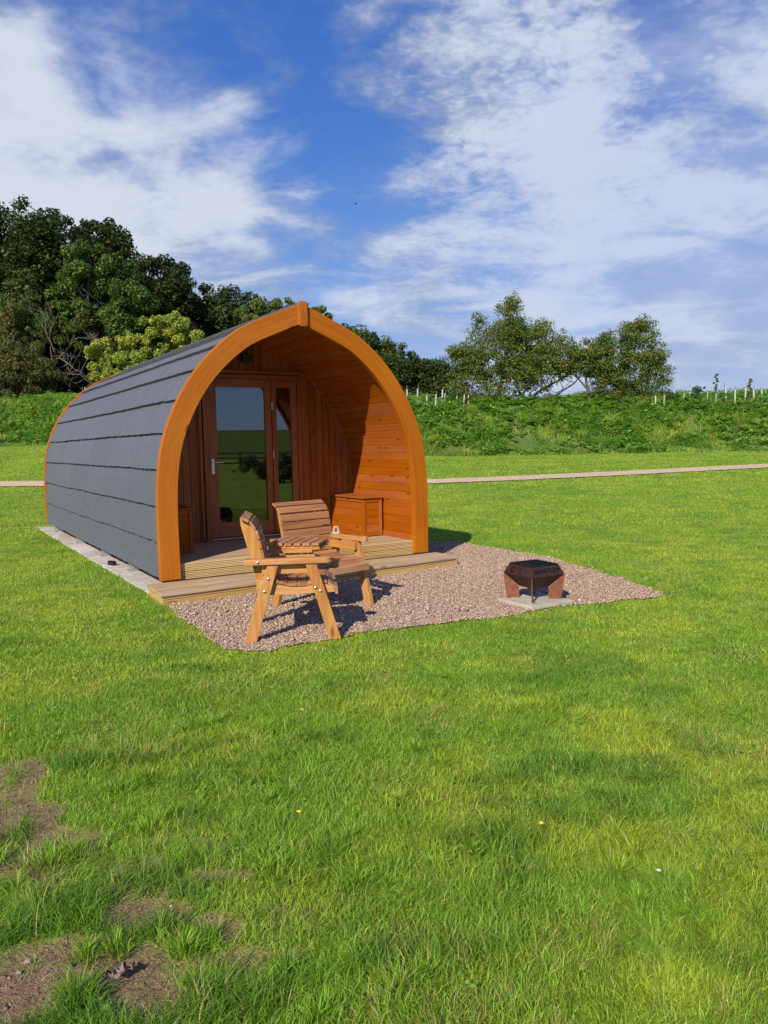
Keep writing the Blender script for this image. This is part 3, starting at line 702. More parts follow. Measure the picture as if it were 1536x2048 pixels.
# ribbed slate covering in courses, both sides
mb = MB(); nC = 10; CH = .383; t0 = TOTAL-.02
for side in (-1, 1):
    for c in range(nC+1):
        sb = t0-c*CH; st_ = max(.0, sb-CH-.03)
        if sb < .10: break
        off = (.46-.235*c) % 1.25; ys = [.034]+[y for y in np.arange(off, PL-.02, 1.25) if y > .08]+[PL-.021]
        for j in range(len(ys)-1):
            y0, y1 = ys[j]+.0028, ys[j+1]-.0028; ny_ = max(2, int((y1-y0)/.045)+1); yv = np.linspace(y0, y1, ny_)
            jag = random.uniform(-.005, .005)+.006*(np.random.default_rng(c*31+j).random(ny_)-.5)*2
            prof_s = [(st_, .034), ((st_+sb)/2-.06, .020), ((st_+sb)/2+.08, .010), (sb, -.003)]
            vs = []; gs = []; jit = random.uniform(0, .003)
            for iy, y in enumerate(yv):
                for q_, (s_, d_) in enumerate(prof_s):
                    if q_ == 3: s_ = s_+jag[iy]
                    p = prof(min(s_, TOTAL), d_-jit); vs.append((XC+side*max(p[0], .0), y, p[1])); gs.append((y-y0, s_, 0))
                s_ = sb+jag[iy]; p = prof(min(s_-.006, TOTAL), .031); vs.append((XC+side*max(p[0], 0), y, p[1])); gs.append((y-y0, s_+.01, .02))
                p = prof(st_, .05); vs.append((XC+side*max(p[0], 0), y, p[1])); gs.append((y-y0, st_, .03))
            fs = []
            for i in range(ny_-1):
                for k in range(6):
                    fs.append((i*6+k, i*6+(k+1) % 6, (i+1)*6+(k+1) % 6, (i+1)*6+k))
            fs += [tuple(range(6))[::-1], tuple((ny_-1)*6+k for k in range(6))]
            b0 = len(mb.v); mb.add(vs, fs, gs)
            g0 = np.array(gs); 
            for i in range(len(gs)): mb.g[b0+i] = (g0[i][0]+5*j, g0[i][1]+10*c, g0[i][2])
for y in np.arange(.034, PL-.3, .42):     # ridge caps
    for side in (-1, 1):
        mb.bar((XC+side*.082, y+.0, 3.078), (XC+side*.082, y+.43, 3.084), .185, .026, up=(side*.41, 0, 1))
mb.build('slate_roof', MAT['slate'], pod)
# shell and grooved inner lining boards
mb = MB()
for side in (-1, 1): ring(mb, .045, .15, .036, PL-.021, side, 40)
mb.build('shell', MAT['clad'], pod)
mb = MB(); BW = .106
for side in (-1, 1):
    s_ = .03
    while s_ < TOTAL-.10:
        e = min(s_+BW, TOTAL-.1)
        pr_ = [(s_, .163), (s_+.001, .168), (s_+.006, .172), ((s_+e)/2, .172), (e-.006, .172), (e-.001, .168), (e, .163)]
        if prof(s_, .172)[0] > .0:
            pts = [prof(a, d_) for a, d_ in pr_]; rnd = random.random()
            # boards butt-jointed once along the porch
            cut = random.uniform(.5, 1.3) if random.random() < .0 else None
            vs = [(XC+side*max(p[0], 0), y, p[1]) for y in (.036, 1.58) for p in pts]; gs = [(y, a-s_, 0) for y in (.0, 1.58) for a, _ in pr_]
            nn = len(pts); fs = [(i, i+1, nn+i+1, nn+i) for i in range(nn-1)]
            mb.add(vs, fs, gs, rnd)
        s_ += BW
lin = mb.build('porch_lining', MAT['lining'], pod)
# skirting along the foot of the lining
for side in (-1, 1):
    mb = MB(); mb.box((XC+side*(1.692-.185), .81, .325), (1.53, .02, .07), ax=(0, 1, 0)); mb.build('skirting', MAT['lining'], pod, bevel=.003)

# end wall of vertical boards with the door opening
def height_at(x, d=.165):
    a = abs(x-XC); c = curve(d, 90); xs = [p[0] for _, p in c]; zs = [p[1] for _, p in c]
    # outermost crossing from the top
    for i in range(len(xs)-1):
        if xs[i] <= a <= xs[i+1]: return zs[i]+(zs[i+1]-zs[i])*(a-xs[i])/(xs[i+1]-xs[i]+1e-9)
    return None
mb = MB(); YW = 1.6; bw = .1; x = XC-1.52
while x < XC+1.52:
    x1 = x+bw; g_ = .004
    for (a, b_, zb) in [(x, min(x1, 1.0), .29), (max(x, 1.0), min(x1, 2.44), 2.51), (max(x, 2.44), x1, .29)]:
        if b_-a < .006: continue
        n_ = 4; tops = []
        for k in range(n_+1):
            xx = a+(b_-a)*k/n_; h_ = height_at(xx, .16)
            tops.append((xx, max(zb+.02, h_) if h_ else .9))
        poly = [(a+.0, zb)]+[(tt[0], tt[1]) for tt in tops][::1]+[(b_, zb)]
        # chamfered front edges: board body plus a narrower raised face
        mb.prism(poly, lambda p, q, h: (p, h, q), YW+.012, YW+.05)
        pf = [(a+.005, zb)]+[(min(max(tt[0], a+.005), b_-.005), tt[1]-.002) for tt in tops]+[(b_-.005, zb)]
        mb.prism(pf, lambda p, q, h: (p, h, q), YW, YW+.012)
    x = x1
mb.build('end_wall', MAT['clad'], pod)
mb = MB()
cv = curve(.172, 60); pts = [(XC-p[0], YW-.012, p[1]) for _, p in cv][::-1]+[(XC+p[0], YW-.012, p[1]) for _, p in cv][1:]
pts = [p for p in pts if p[2] > .3]; mb.tube(pts, .012, 6); mb.build('arch_bead', MAT['lining'], pod, smooth=True)
# rear wall and room
mb = MB(); c_ = curve(.06, 40); poly = [(XC-p[0], p[1]) for _, p in c_][::-1]+[(XC+p[0], p[1]) for _, p in c_][1:]
mb.prism(poly, lambda a, b, h: (a, h, b), PL-.06, PL-.022); mb.build('rear_wall', MAT['clad'], pod)
mb = MB(); mb.b(.16, 3.21, 1.65, PL-.07, .27, .32); mb.build('room_floor', MAT['door'], pod)
# door set
dr = MB()
for (x0, x1, z0, z1) in [(1.045, 1.10, .30, 2.40), (2.375, 2.43, .30, 2.40), (1.045, 2.43, 2.40, 2.455), (2.0, 2.035, .34, 2.40)]:
    dr.b(x0, x1, YW-.035, YW+.06, z0, z1)
fr = dr.build('door_frame', MAT['door'], pod, bevel=.004)
mb = MB(); mb.b(.99, 1.035, YW-.02, YW+.05, .29, 2.5); mb.b(2.44, 2.53, YW-.022, YW-.002, .29, 2.52); mb.b(1.0, 2.53, YW-.05, YW+.03, 2.465, 2.505)
mb.build('architrave', MAT['door'], pod, bevel=.003)
mb = MB(); mb.b(1.02, 2.44, YW-.07, YW+.05, .29, .315); mb.build('sill', MAT['door'], pod, bevel=.003)
mb = MB(); mb.b(1.10, 2.375, YW-.075, YW+.02, .3155, .328); mb.build('threshold', MAT['galv'], pod)
mb = MB()
for (x0, x1, z0, z1) in [(1.105, 1.232, .335, 2.395), (1.905, 1.996, .335, 2.395), (1.232, 1.905, .335, .53), (1.232, 1.905, 2.285, 2.395)]:
    mb.b(x0, x1, YW-.02, YW+.035, z0, z1)
door = mb.build('door', MAT['door'], pod, bevel=.004)
mb = MB(); mb.b(1.228, 1.909, YW+.003, YW+.009, .525, 2.29); mb.build('pane', MAT['glass'], door)
mb = MB(); mb.b(1.14, 1.175, YW-.030, YW-.0215, 1.17, 1.36); mb.tube([(1.157, YW-.03, 1.315), (1.157, YW-.075, 1.315)], .009, 8); mb.tube([(1.150, YW-.075, 1.315), (1.20, YW-.078, 1.317), (1.285, YW-.07, 1.318)], .009, 8)
mb.build('handle', MAT['metal'], door, smooth=True)
for z in (.7, 1.4, 2.05):
    mb = MB(); mb.tube([(2.0, YW-.036, z-.05), (2.0, YW-.036, z+.05)], .007, 8); mb.build('hinge', MAT['metal'], door)
mb = MB()
for (x0, x1, z0, z1) in [(2.037, 2.072, .335, 2.395), (2.285, 2.373, .335, 2.395), (2.072, 2.285, .335, .53), (2.072, 2.285, 2.295, 2.395)]:
    mb.b(x0, x1, YW-.02, YW+.035, z0, z1)
sl = mb.build('side_window', MAT['door'], pod, bevel=.004)
mb = MB(); mb.b(2.068, 2.289, YW+.003, YW+.009, .525, 2.30); mb.build('pane', MAT['glass'], sl)
# small black lamp over the door
mb = MB(); mb.b(1.60, 1.70, YW-.03, YW-.001, 2.60, 2.72); mb.box((1.65, YW-.07, 2.66), (.14, .09, .10)); mb.build('wall_lamp', MAT['black'], pod, bevel=.006)
# deck: boards along the front, ribbed fascia below
mb = MB(); y = .03
while y < 1.66:
    y1 = min(y+.118, 1.66); mb.b(.17, 3.20, y, y1-.005, .262, .29); y = y1
mb.build('deck_boards', MAT['deck'], pod, bevel=.004)
def ribbed(mb, x0, x1, yf, z0, z1, t=.028, nr=5):
    """board with horizontal ridges on its front face"""
    poly = [(yf+t, z0)]; hgt = z1-z0; pitch = hgt/nr
    for i in range(nr):
        a = z0+i*pitch
        poly += [(yf+.009, a+.0005), (yf+.001, a+.0035), (yf, a+pitch*.5), (yf+.001, a+pitch-.005), (yf+.009, a+pitch-.002)]
    poly += [(yf+t, z1)]
    n = len(poly); vs = [(x0, p[0], p[1]) for p in poly]+[(x1, p[0], p[1]) for p in poly]
    gs = [(0, p[1], p[0]) for p in poly]+[(x1-x0, p[1], p[0]) for p in poly]
    mb.add(vs, [tuple(range(n)), tuple(range(n, 2*n))[::-1]]+[(i, n+i, n+(i+1) % n, (i+1) % n) for i in range(n)], gs)
mb = MB(); ribbed(mb, .02, 3.36, .0355, .03, .112)
ribbed(mb, .19, 3.185, .002, .116, .198); ribbed(mb, .19, 3.185, .000, .203, .289)
mb.build('deck_fascia', MAT['fascia'], pod)
mb = MB(); mb.b(.16, 3.21, .07, PL-.1, .08, .26); mb.build('floor_bearers', MAT['bark'], pod)
for y in (.09, 1.51, 3.07, 4.89, 6.97):
    for sx_ in (0, 1):
        x0 = .03 if not sx_ else 3.372-.16
        mb = MB(); mb.b(x0, x0+.13, y, y+.012, .021, .15); mb.b(x0, x0+.13, y+.012, y+.15, .021, .033); mb.b(x0+.06, x0+.07, y+.012, y+.13, .034, .14)
        mb.build('support_foot', MAT['galv'], pod)

# concrete pad under the pod
mb = MB(); mb.b(-.13, 3.5, -.02, 8.62, -.08, .020)
pad = mb.build('concrete_pad', MAT['concrete'], bevel=.01); pad.location = PO; pad.rotation_euler = (0, 0, YAW); tag(pad, kind='structure')
# dark block on the pad
bo = L2W(-.02, 2.2, .02)
mb = MB(); mb.box((0, 0, .028), (.05, .13, .055)); mb.tube([(-.028, -.035, .028), (-.024, -.035, .028)], .014, 8); mb.tube([(-.028, .035, .028), (-.024, .035, .028)], .014, 8)
bk = mb.build('vent_block', MAT['black'], bevel=.004); bk.location = bo; bk.rotation_euler = (0, 0, YAW+.3)
tag(bk, 'small black block lying on the concrete strip beside the slate wall', 'block')

# timber step in front of the deck
st = empty('timber_step', L2W(1.65, -.35), YAW, 'long low pale timber step across the front of the pod', 'step')
O_ = (1.65, -.35, 0)
FL, FR = np.array([-.205, -.70]), np.array([3.49, -.54]); BL, BR = np.array([-.17, -.055]), np.array([3.50, -.055])
mb = MB(); nb = 5
for i in range(nb):
    a0, a1 = i/nb, (i+1)/nb-.008
    P_ = [FL+(BL-FL)*a0, FR+(BR-FR)*a0, FR+(BR-FR)*a1, FL+(BL-FL)*a1]
    mb.prism([tuple(p) for p in P_], lambda a, b, h: (a, b, h), .092, .12)
mb.build('step_boards', MAT['deck'], st, O_, bevel=.005)
mb = MB(); u = (FR-FL)/np.linalg.norm(FR-FL); n_ = np.array([-u[1], u[0]])
for (z0, z1, ins_) in ((.004, .058, .012), (.062, .091, .03)):
    p, q = FL+n_*ins_+u*.02, FR+n_*ins_-u*.02
    mb.bar((*p, (z0+z1)/2), (*q, (z0+z1)/2), .024, z1-z0)
for (p, q) in ((FL+u*.03, BL+u*.03), (FR-u*.03, BR-u*.03)):
    p = p+n_*.03; mb.bar((*p, .046), (*q, .046), .024, .088)
mb.build('step_sides', MAT['fascia'], st, O_, bevel=.003)

# storage boxes in the porch
def porch_box(x0, x1, y0, y1, sidefacing, label):
    e = empty('storage_box', L2W((x0+x1)/2, (y0+y1)/2, .29), YAW, label, 'storage box', 'storage boxes in the porch'); O2 = ((x0+x1)/2, (y0+y1)/2, .29)
    zt = .80; mb = MB()
    for (x, y) in ((x0, y0), (x1-.04, y0), (x0, y1-.04), (x1-.04, y1-.04)): mb.b(x, x+.04, y, y+.04, .295, zt)
    for (z0, z1) in ((.30, .345), (zt-.05, zt-.002)):
        mb.b(x0+.042, x1-.042, y0+.002, y0+.03, z0, z1); mb.b(x0+.002, x0+.03, y0+.042, y1-.042, z0, z1); mb.b(x1-.03, x1-.002, y0+.042, y1-.042, z0, z1)
    mb.build('box_frame', MAT['lining'], e, O2, bevel=.003)
    mb = MB(); n = 4; hz = (zt-.05-.347)/n
    for i in range(n):
        z0 = .347+i*hz; mb.b(x0+.041, x1-.041, y0+.014, y0+.028, z0, z0+hz-.002); mb.b(x0+.014, x0+.028, y0+.041, y1-.041, z0, z0+hz-.002); mb.b(x1-.028, x1-.014, y0+.041, y1-.041, z0, z0+hz-.002)
    mb.build('side_panel', MAT['lining'], e, O2, bevel=.0015)
    mb = MB(); mb.b(x0-.025 if sidefacing < 0 else x0, x1+.002 if sidefacing < 0 else x1+.025, y0-.025, y1, zt+.001, zt+.024)
    mb.build('lid', MAT['lining'], e, O2, bevel=.004)
porch_box(2.87, 3.165, .70, 1.57, -1, 'sunlit orange timber storage box in the right corner of the porch')
porch_box(.205, .575, .68, 1.57, 1, 'shaded timber storage box in the left corner of the porch')

# thin curtain hanging inside the glass
mb = MB(); n_ = 90; xs_ = np.linspace(1.12, 2.36, n_); yy_ = 1.78+.018*np.sin(xs_*52)+.01*np.sin(xs_*23)
vs = [(x, y, z) for z in (.345, 2.38) for x, y in zip(xs_, yy_)]+[(x, y+.004, z) for z in (.345, 2.38) for x, y in zip(xs_, yy_)]
fs = [(i, i+1, n_+i+1, n_+i) for i in range(n_-1)]+[(2*n_+i, 3*n_+i, 3*n_+i+1, 2*n_+i+1) for i in range(n_-1)]
mb.add(vs, fs); MAT['curtain'] = plain('dark_net_curtain', (.035, .033, .028), .9, 0, 30, .2, .1); mb.build('curtain', MAT['curtain'], pod, smooth=True)
# small dark stool between glass and curtain
sto = empty('stool', L2W(1.50, 1.715, .32), YAW, 'small dark stool dimly seen low behind the door glass', 'stool')
mb = MB(); mb.b(-.16, .16, -.035, .035, .30, .42); mb.build('seat', MAT['black'], sto, bevel=.01)
for sx_ in (-1, 1):
    mb = MB(); mb.b(sx_*.14-.015, sx_*.14+.015, -.03, .03, 0, .2995); mb.build('leg', MAT['black'], sto)

# ------------------------------------------------------------------ companion bench
BO = np.array([.80, -2.0, 0.])
bench = empty('companion_bench', L2W(*BO[:2], .012), YAW, 'brown timber companion bench, two slatted seats joined by a small table', 'bench')
def seatset(ox, oy, ang, outer):
    """one seat: u forward, w to the sitter's left (outer=+1 when the outside arm is on the left)"""
    f = np.array([math.cos(ang), math.sin(ang)]); l = np.array([-math.sin(ang), math.cos(ang)])
    def P(u, w, z): return np.array([ox+f[0]*u+l[0]*w, oy+f[1]*u+l[1]*w, z])
    Wd = .60; F3 = np.array([f[0], f[1], 0]); L3 = np.array([l[0], l[1], 0])
    for w, wi in ((0., 1), (Wd, -1)):
        # splayed legs on the outside of the rails
        for (ub, ut, zt) in ((.0, .185, .59), (.648, .475, .595)):
            if ub > .3 and not ((wi == 1 and outer < 0) or (wi == -1 and outer > 0)): continue
            mb = MB(); wb = .084
            poly = [(ub-wb/2-.004, 0), (ub+wb/2+.004, 0), (ut+wb/2, zt), (ut-wb/2, zt)]
            mb.prism(poly, lambda a, b, h: P(a, h, b), w-.022, w+.022)
            lg = mb.build('leg', MAT['frame'], bench, BO, bevel=.004)
            is_outer = (wi == 1 and outer < 0) or (wi == -1 and outer > 0)
            if is_outer:
                so = -.024 if wi == 1 else .024
                for (u_, z_) in ([(.118, .393), (.149, .491)] if ub < .3 else [(.505, .410), (.540, .383)]):
                    mb = MB(); c = P(u_, w+so, z_); mb.tube([c, c+L3*(-.006 if wi == 1 else .006), c+L3*(-.010 if wi == 1 else .010)], [.011, .010, .004], 12)
                    mb.build('bolt', MAT['metal'], lg, BO, smooth=True)
    for w, wi in ((.045, 1), (Wd-.045, -1)):
        # seat rail with the wavy top
        mb = MB(); top = [(.08, .50), (.14, .485), (.22, .455), (.32, .430), (.42, .428), (.50, .445), (.56, .452), (.62, .436), (.655, .40)]
        poly = [(.655, .362), (.08, .352)]+[(a, b-.02) for a, b in top]
        mb.prism(poly[::-1], lambda a, b, h: P(a, h, b), w-.02, w+.02); mb.build('seat_rail', MAT['frame'], bench, BO, bevel=.003)
        # upper rail under the arm
        mb = MB(); mb.prism([(.10, .517), (.52, .517), (.52, .585), (.10, .585)], lambda a, b, h: P(a, h, b), w-.018, w+.018); mb.build('arm_rail', MAT['frame'], bench, BO, bevel=.003)
        # back post, front edge curved over at the top
        fr_ = [(.165, .36), (.135, .50), (.105, .64), (.080, .76), (.060, .85), (.028, .905), (-.015, .935)]
        rr_ = [(-.055, .945), (-.052, .90), (.0, .70), (.045, .52), (.085, .36)]
        mb = MB(); mb.prism(fr_+rr_, lambda a, b, h: P(a, h, b), w-.019+wi*.04, w+.019+wi*.04); mb.build('back_post', MAT['frame'], bench, BO, bevel=.003)
    # arms
    for w, wi in ((0., 1), (Wd, -1)):
        is_outer = (wi == 1 and outer < 0) or (wi == -1 and outer > 0)
        mb = MB(); hw = .036; zz = (.598, .643) if is_outer else (.598, .630)
        pl = [(-.03, -hw), (.60, -hw), (.625, -hw+.018), (.625, hw-.018), (.60, hw), (-.03, hw)]
        if not is_outer: pl = [(-.03, -hw), (.50, -hw), (.50, hw), (-.03, hw)]
        mb.prism(pl, lambda a, b, h: P(a, w+b, h), *zz); am = mb.build('armrest', MAT['frame'], bench, BO, bevel=.005)
        if is_outer:
            c = P(.075, w+(-.037 if wi == 1 else .037), .622); d_ = L3*(-1 if wi == 1 else 1); mb = MB(); mb.tube([c, c+d_*.006, c+d_*.010], [.011, .010, .004], 12); mb.build('bolt', MAT['metal'], am, BO, smooth=True)
    # seat slats along the wave
    mb = MB(); top = np.array([(.14, .485), (.22, .455), (.32, .430), (.42, .428), (.50, .445), (.56, .452), (.62, .436), (.662, .39)])
    sl_ = np.concatenate([[0], np.cumsum(np.linalg.norm(np.diff(top, axis=0), axis=1))])
    def tp(s): return np.array([np.interp(s, sl_, top[:, 0]), np.interp(s, sl_, top[:, 1])])
    n = 7; stp = sl_[-1]/n
    for i in range(n):
        a, b = tp(i*stp+.004), tp((i+1)*stp-.006); d = (b-a)/np.linalg.norm(b-a); nn = np.array([-d[1], d[0]])
        c = (a+b)/2; Lc = np.linalg.norm(b-a)
        mb.box(P(c[0], Wd/2, c[1]-.002), (Wd-.05, Lc, .022), ax=L3, az_=F3*nn[0]+np.array([0, 0, nn[1]]))
    mb.build('seat', MAT['slat'], bench, BO, bevel=.004)
    mb = MB(); mb.box(P(.668, Wd/2, .375), (Wd-.05, .022, .062), ax=L3); mb.build('front_board', MAT['slat'], bench, BO, bevel=.003)
    # back slats
    ed = np.array([(.14, .49), (.105, .64), (.080, .76), (.060, .85), (.028, .905), (-.015, .935), (-.058, .948)])
    el_ = np.concatenate([[0], np.cumsum(np.linalg.norm(np.diff(ed, axis=0), axis=1))])
    def ep(s): return np.array([np.interp(s, el_, ed[:, 0]), np.interp(s, el_, ed[:, 1])])
    mb = MB(); n = 7; stp = el_[-1]/n
    for i in range(n):
        a, b = ep(i*stp+.003), ep((i+1)*stp-.005); d = (b-a)/np.linalg.norm(b-a); nn = np.array([d[1], -d[0]]); c = (a+b)/2+nn*.012; Lc = np.linalg.norm(b-a)
        mb.box(P(c[0], Wd/2, c[1]), (Wd-.03, Lc, .021), ax=L3, az_=F3*nn[0]+np.array([0, 0, nn[1]]))
    mb.build('backrest', MAT['slat'], bench, BO, bevel=.004)
    # rear stretcher
    mb = MB(); mb.box(P(.07, Wd/2, .44), (Wd-.05, .03, .08), ax=L3); mb.build('rear_rail', MAT['frame'], bench, BO, bevel=.003)
    return P
P1 = seatset(-.02, -2.475, R_(-25.4), -1)
P2 = seatset(.70, -1.345, R_(-80.), 1)
# tray table wedge between the seats
A0, A1 = np.array([.36, -1.93]), np.array([.735, -1.50]); B0, B1 = np.array([.745, -2.19]), np.array([.955, -1.95])
mb = MB(); n = 6
for i in range(n):
    t0_, t1_ = i/n, (i+1)/n-.03
    q4 = [A0+(B0-A0)*t0_, A0+(B0-A0)*t1_, A1+(B1-A1)*t1_, A1+(B1-A1)*t0_]
    mb.prism([tuple(p) for p in q4], lambda a, b, h: (a, b, h), .652, .674)
mb.build('table_top', MAT['slat'], bench, BO, bevel=.003)
mb = MB()
for (p, q) in ((A0, B0), (A1, B1)):
    cdir = ((A0+A1+B0+B1)/4-(p+q)/2); cdir /= np.linalg.norm(cdir); p2, q2 = p+cdir*.03+(q-p)*.03, q+cdir*.03-(q-p)*.03
    mb.bar((*p2, .633), (*q2, .633), .032, .036)
for (p, q, t) in ((A0, A1, .10), (B0, B1, -.10)):
    o_ = ((B0+B1)/2-(A0+A1)/2)*t; mb.bar((*(p+o_+(q-p)*.13), .612), (*(q+o_-(q-p)*.13), .612), .032, .03)
mb.build('table_frame', MAT['frame'], bench, BO, bevel=.003)

# rope loop on a white disc, on the arm of the farther seat
rp = P2(.17, .60, 0); rl = empty('rope_loop', L2W(rp[0], rp[1], .656), YAW+R_(-12), 'cream twisted rope loop on a white disc on the far armrest', 'rope loop')
mb = MB(); mb.lathe([(.035, 0), (.040, .002), (.040, .006), (.036, .008)]); mb.build('disc', MAT['white'], rl, smooth=True)
mb = MB(); arc = [(.021*math.cos(t), 0, .036+.026*math.sin(t)) for t in np.linspace(0, math.pi, 16)]
arc = [(.024, 0, .006), (.023, 0, .02)]+arc+[(-.023, 0, .02), (-.024, 0, .006)]
arc = np.array(arc)
for ph in (0, 2.1, 4.2):
    pts = []
    fine = np.stack([np.interp(np.linspace(0, len(arc)-1, 70), np.arange(len(arc)), arc[:, k]) for k in range(3)], 1)
    for i, p in enumerate(fine):
        t = fine[min(i+1, 69)]-fine[max(i-1, 0)]; t /= np.linalg.norm(t); n1 = np.array([0, 1., 0]); n2 = np.cross(t, n1); a = i*.42+ph
        pts.append(p+(n1*math.cos(a)+n2*math.sin(a))*.0045)
    mb.tube(pts, .0058, 6)
mb.build('rope', MAT['rope'], rl, smooth=True)

# ------------------------------------------------------------------ fire pit on its slab
FC = np.array([2.74, -2.65])
sb = MB(); sb.box((0, 0, .017), (.50, .48, .034)); sbo = sb.build('paving_slab', MAT['slab'], bevel=.006); sbo.location = L2W(2.715, -2.69, .008); sbo.rotation_euler = (0, 0, YAW)
tag(sbo, 'flat pale concrete paving slab under the rusty fire pit', 'paving slab')
fp = empty('fire_pit', L2W(FC[0], FC[1], .042), YAW+R_(-2), 'square rusty steel fire pit with black grill on four plate legs', 'fire pit')
def sq(r, z): return [np.array([-r, -r, z]), np.array([r, -r, z]), np.array([r, r, z]), np.array([-r, r, z])]   # r = half side
hb, hm, ht = .098, .198, .160; zb_, zm, zt = .115, .235, .325; th = .006
for k in range(4):
    for (r0, z0, r1, z1, nm, mt) in ((hb, zb_, hm, zm, 'bowl_side', 'rustdark'), (hm, zm, ht, zt, 'rim_panel', 'rustdark')):
        a = sq(r0, z0); b = sq(r1, z1); ai = sq(r0-th, z0+.002); bi = sq(r1-th, z1-.0)
        i, j = k, (k+1) % 4; mb = MB(); vs = [a[i], a[j], b[j], b[i], ai[i], ai[j], bi[j], bi[i]]
        mb.add(vs, [(0, 1, 2, 3), (7, 6, 5, 4), (0, 4, 5, 1), (3, 2, 6, 7), (0, 3, 7, 4), (1, 5, 6, 2)])
        pn = mb.build(nm, MAT[mt], fp)
mb = MB(); mb.b(-hb, hb, -hb, hb, zb_-.001, zb_+.004); mb.build('bowl_base', MAT['rustdark'], fp)
for (sx_, sy_) in ((-1, -1), (1, -1), (1, 1), (-1, 1)):
    d = np.array([sx_, sy_, 0])/math.sqrt(2); r2 = math.sqrt(2)
    poly = [(.135, 0), (.250, 0), (hm*r2+.004, zm), (hm*r2-.012, zm-.012), (hb*r2+.006, zb_-.002), (.135, zb_-.012)]
    mb = MB(); nn = np.array([-d[1], d[0], 0]); mb.prism(poly, lambda a, b, h: d*a+nn*h+np.array([0, 0, b]), -.004, .004); lg = mb.build('leg', MAT['rust'], fp)
    mb = MB(); c = d*.232; mb.box(c+nn*.016+np.array([0, 0, .004]), (.035, .03, .008), ax=d); mb.build('foot', MAT['rust'], lg)
mb = MB(); mb.b(-.135, .135, -.135, .135, zt-.030, zt-.025); mb.build('ash_plate', MAT['ash'], fp)
mb = MB(); rr = ht-.004
for s_ in (-1, 1):
    mb.bar((-rr, s_*rr, zt+.004), (rr, s_*rr, zt+.004), .012, .010); mb.bar((s_*rr, -rr+.008, zt+.004), (s_*rr, rr-.008, zt+.004), .012, .010)
for i in range(11):
    x = -rr+.018+i*(2*rr-.036)/10; mb.bar((x, -rr, zt+.006), (x, rr, zt+.006), .005, .005)
mb.build('grill', MAT['grill'], fp)
# lettering on the right-hand rim panel, round marks on the left one: raised black shapes for the dark of the cut-outs
def text_mesh(txt, size, M4, mat, parent, name):
    cu = bpy.data.curves.new('t', 'FONT'); cu.body = txt; cu.size = size; cu.extrude = .0012; cu.align_x = 'CENTER'; cu.align_y = 'CENTER'; cu.offset = .0012; cu.space_character = 1.08
    ob = bpy.data.objects.new('t', cu); COL.objects.link(ob); bpy.context.view_layer.update()
    me = bpy.data.meshes.new_from_object(ob.evaluated_get(bpy.context.evaluated_depsgraph_get())); me.name = name
    bpy.data.objects.remove(ob); bpy.data.curves.remove(cu)
    me.transform(M4); me.materials.clear(); me.materials.append(mat)
    o = bpy.data.objects.new(name, me); COL.objects.link(o); o.parent = parent; return o
sl_ang = math.atan2(hm-ht, zt-zm)
def face_mat(dirv, across, off):
    # panel whose outward horizontal direction is dirv; text reads along 'across'
    up = Vector((0, 0, 1))*math.cos(sl_ang)-Vector(dirv)*math.sin(sl_ang); ac = Vector(across); nn = ac.cross(up).normalized()
    c = Vector(dirv)*((hm+ht)/2)+Vector((0, 0, (zm+zt)/2))+nn*.0018+ac*off
    m = Matrix.Identity(4)
    for i in range(3): m[i][0] = ac[i]; m[i][1] = up[i]; m[i][2] = nn[i]; m[i][3] = c[i]
    return m
text_mesh('BRANTLEW', .056, face_mat((0, -1, 0), (1, 0, 0), .005), MAT['grill'], fp, 'lettering')
def marks():
    m = face_mat((-1, 0, 0), (0, -1, 0), 0)
    def pt(a, b, h=.0): return np.array(m @ Vector((a, b, h)))
    arc = [pt(-.085+.020*math.cos(t), -.004+.024*math.sin(t)) for t in np.linspace(.9, 5.6, 14)]
    for pts, r in ((arc, .0062), ([pt(-.068, .026), pt(-.062, .014)], .005), ([pt(-.08, .0), pt(-.068, -.004)], .004), ([pt(.012, .022), pt(.024, .012), pt(.014, .002)], .0045),
                   ([pt(.030, .024), pt(.022, .008)], .0035), ([pt(.016, -.018), pt(.022, -.030)], .0045), ([pt(.042, .006), pt(.040, -.004)], .003)):
        mb = MB(); mb.tube(pts, r, 4); mb.build('cut_out_dark', MAT['grill'], fp)
marks()

# ------------------------------------------------------------------ trees
def leaves(cl, n, size, cols, outward=.5, squash=.8, yel=.1):
    """cl: array of clumps (x,y,z,r); returns rhombus leaves scattered in them"""
    cl = np.asarray(cl, float); w = cl[:, 3]**2; w /= w.sum(); k = rng.choice(len(cl), n, p=w)
    d = rng.normal(0, 1, (n, 3)); d /= np.linalg.norm(d, axis=1)[:, None]; r = rng.random(n)**.45
    c = cl[k, :3]+d*(cl[k, 3]*r)[:, None]*np.array([1, 1, squash])
    nr = d*outward+rng.normal(0, .55, (n, 3))+np.array([0, 0, .35]); nr /= np.linalg.norm(nr, axis=1)[:, None]
    a = np.cross(nr, rng.normal(0, 1, (n, 3))); a /= np.linalg.norm(a, axis=1)[:, None]; b = np.cross(nr, a)
    s = size*rng.uniform(.6, 1.35, n)[:, None]
    V = np.stack([c-a*s*.5, c-b*s*.30+nr*s*.08, c+a*s*.5, c+b*s*.30+nr*s*.08], 1)
    Q = np.arange(n)[:, None]*4+np.array([0, 1, 2, 3])
    cols = np.asarray(cols, float); kc = rng.integers(0, len(cols), len(cl))
    cc = cols[kc[k]]*rng.uniform(.7, 1.3, (n, 1)); yy = (rng.random(n) < yel)[:, None]; cc = np.where(yy, cc*np.array([2.0, 1.35, 1.]), cc)
    return V.reshape(-1, 3), Q, None, np.repeat(cc, 4, 0)

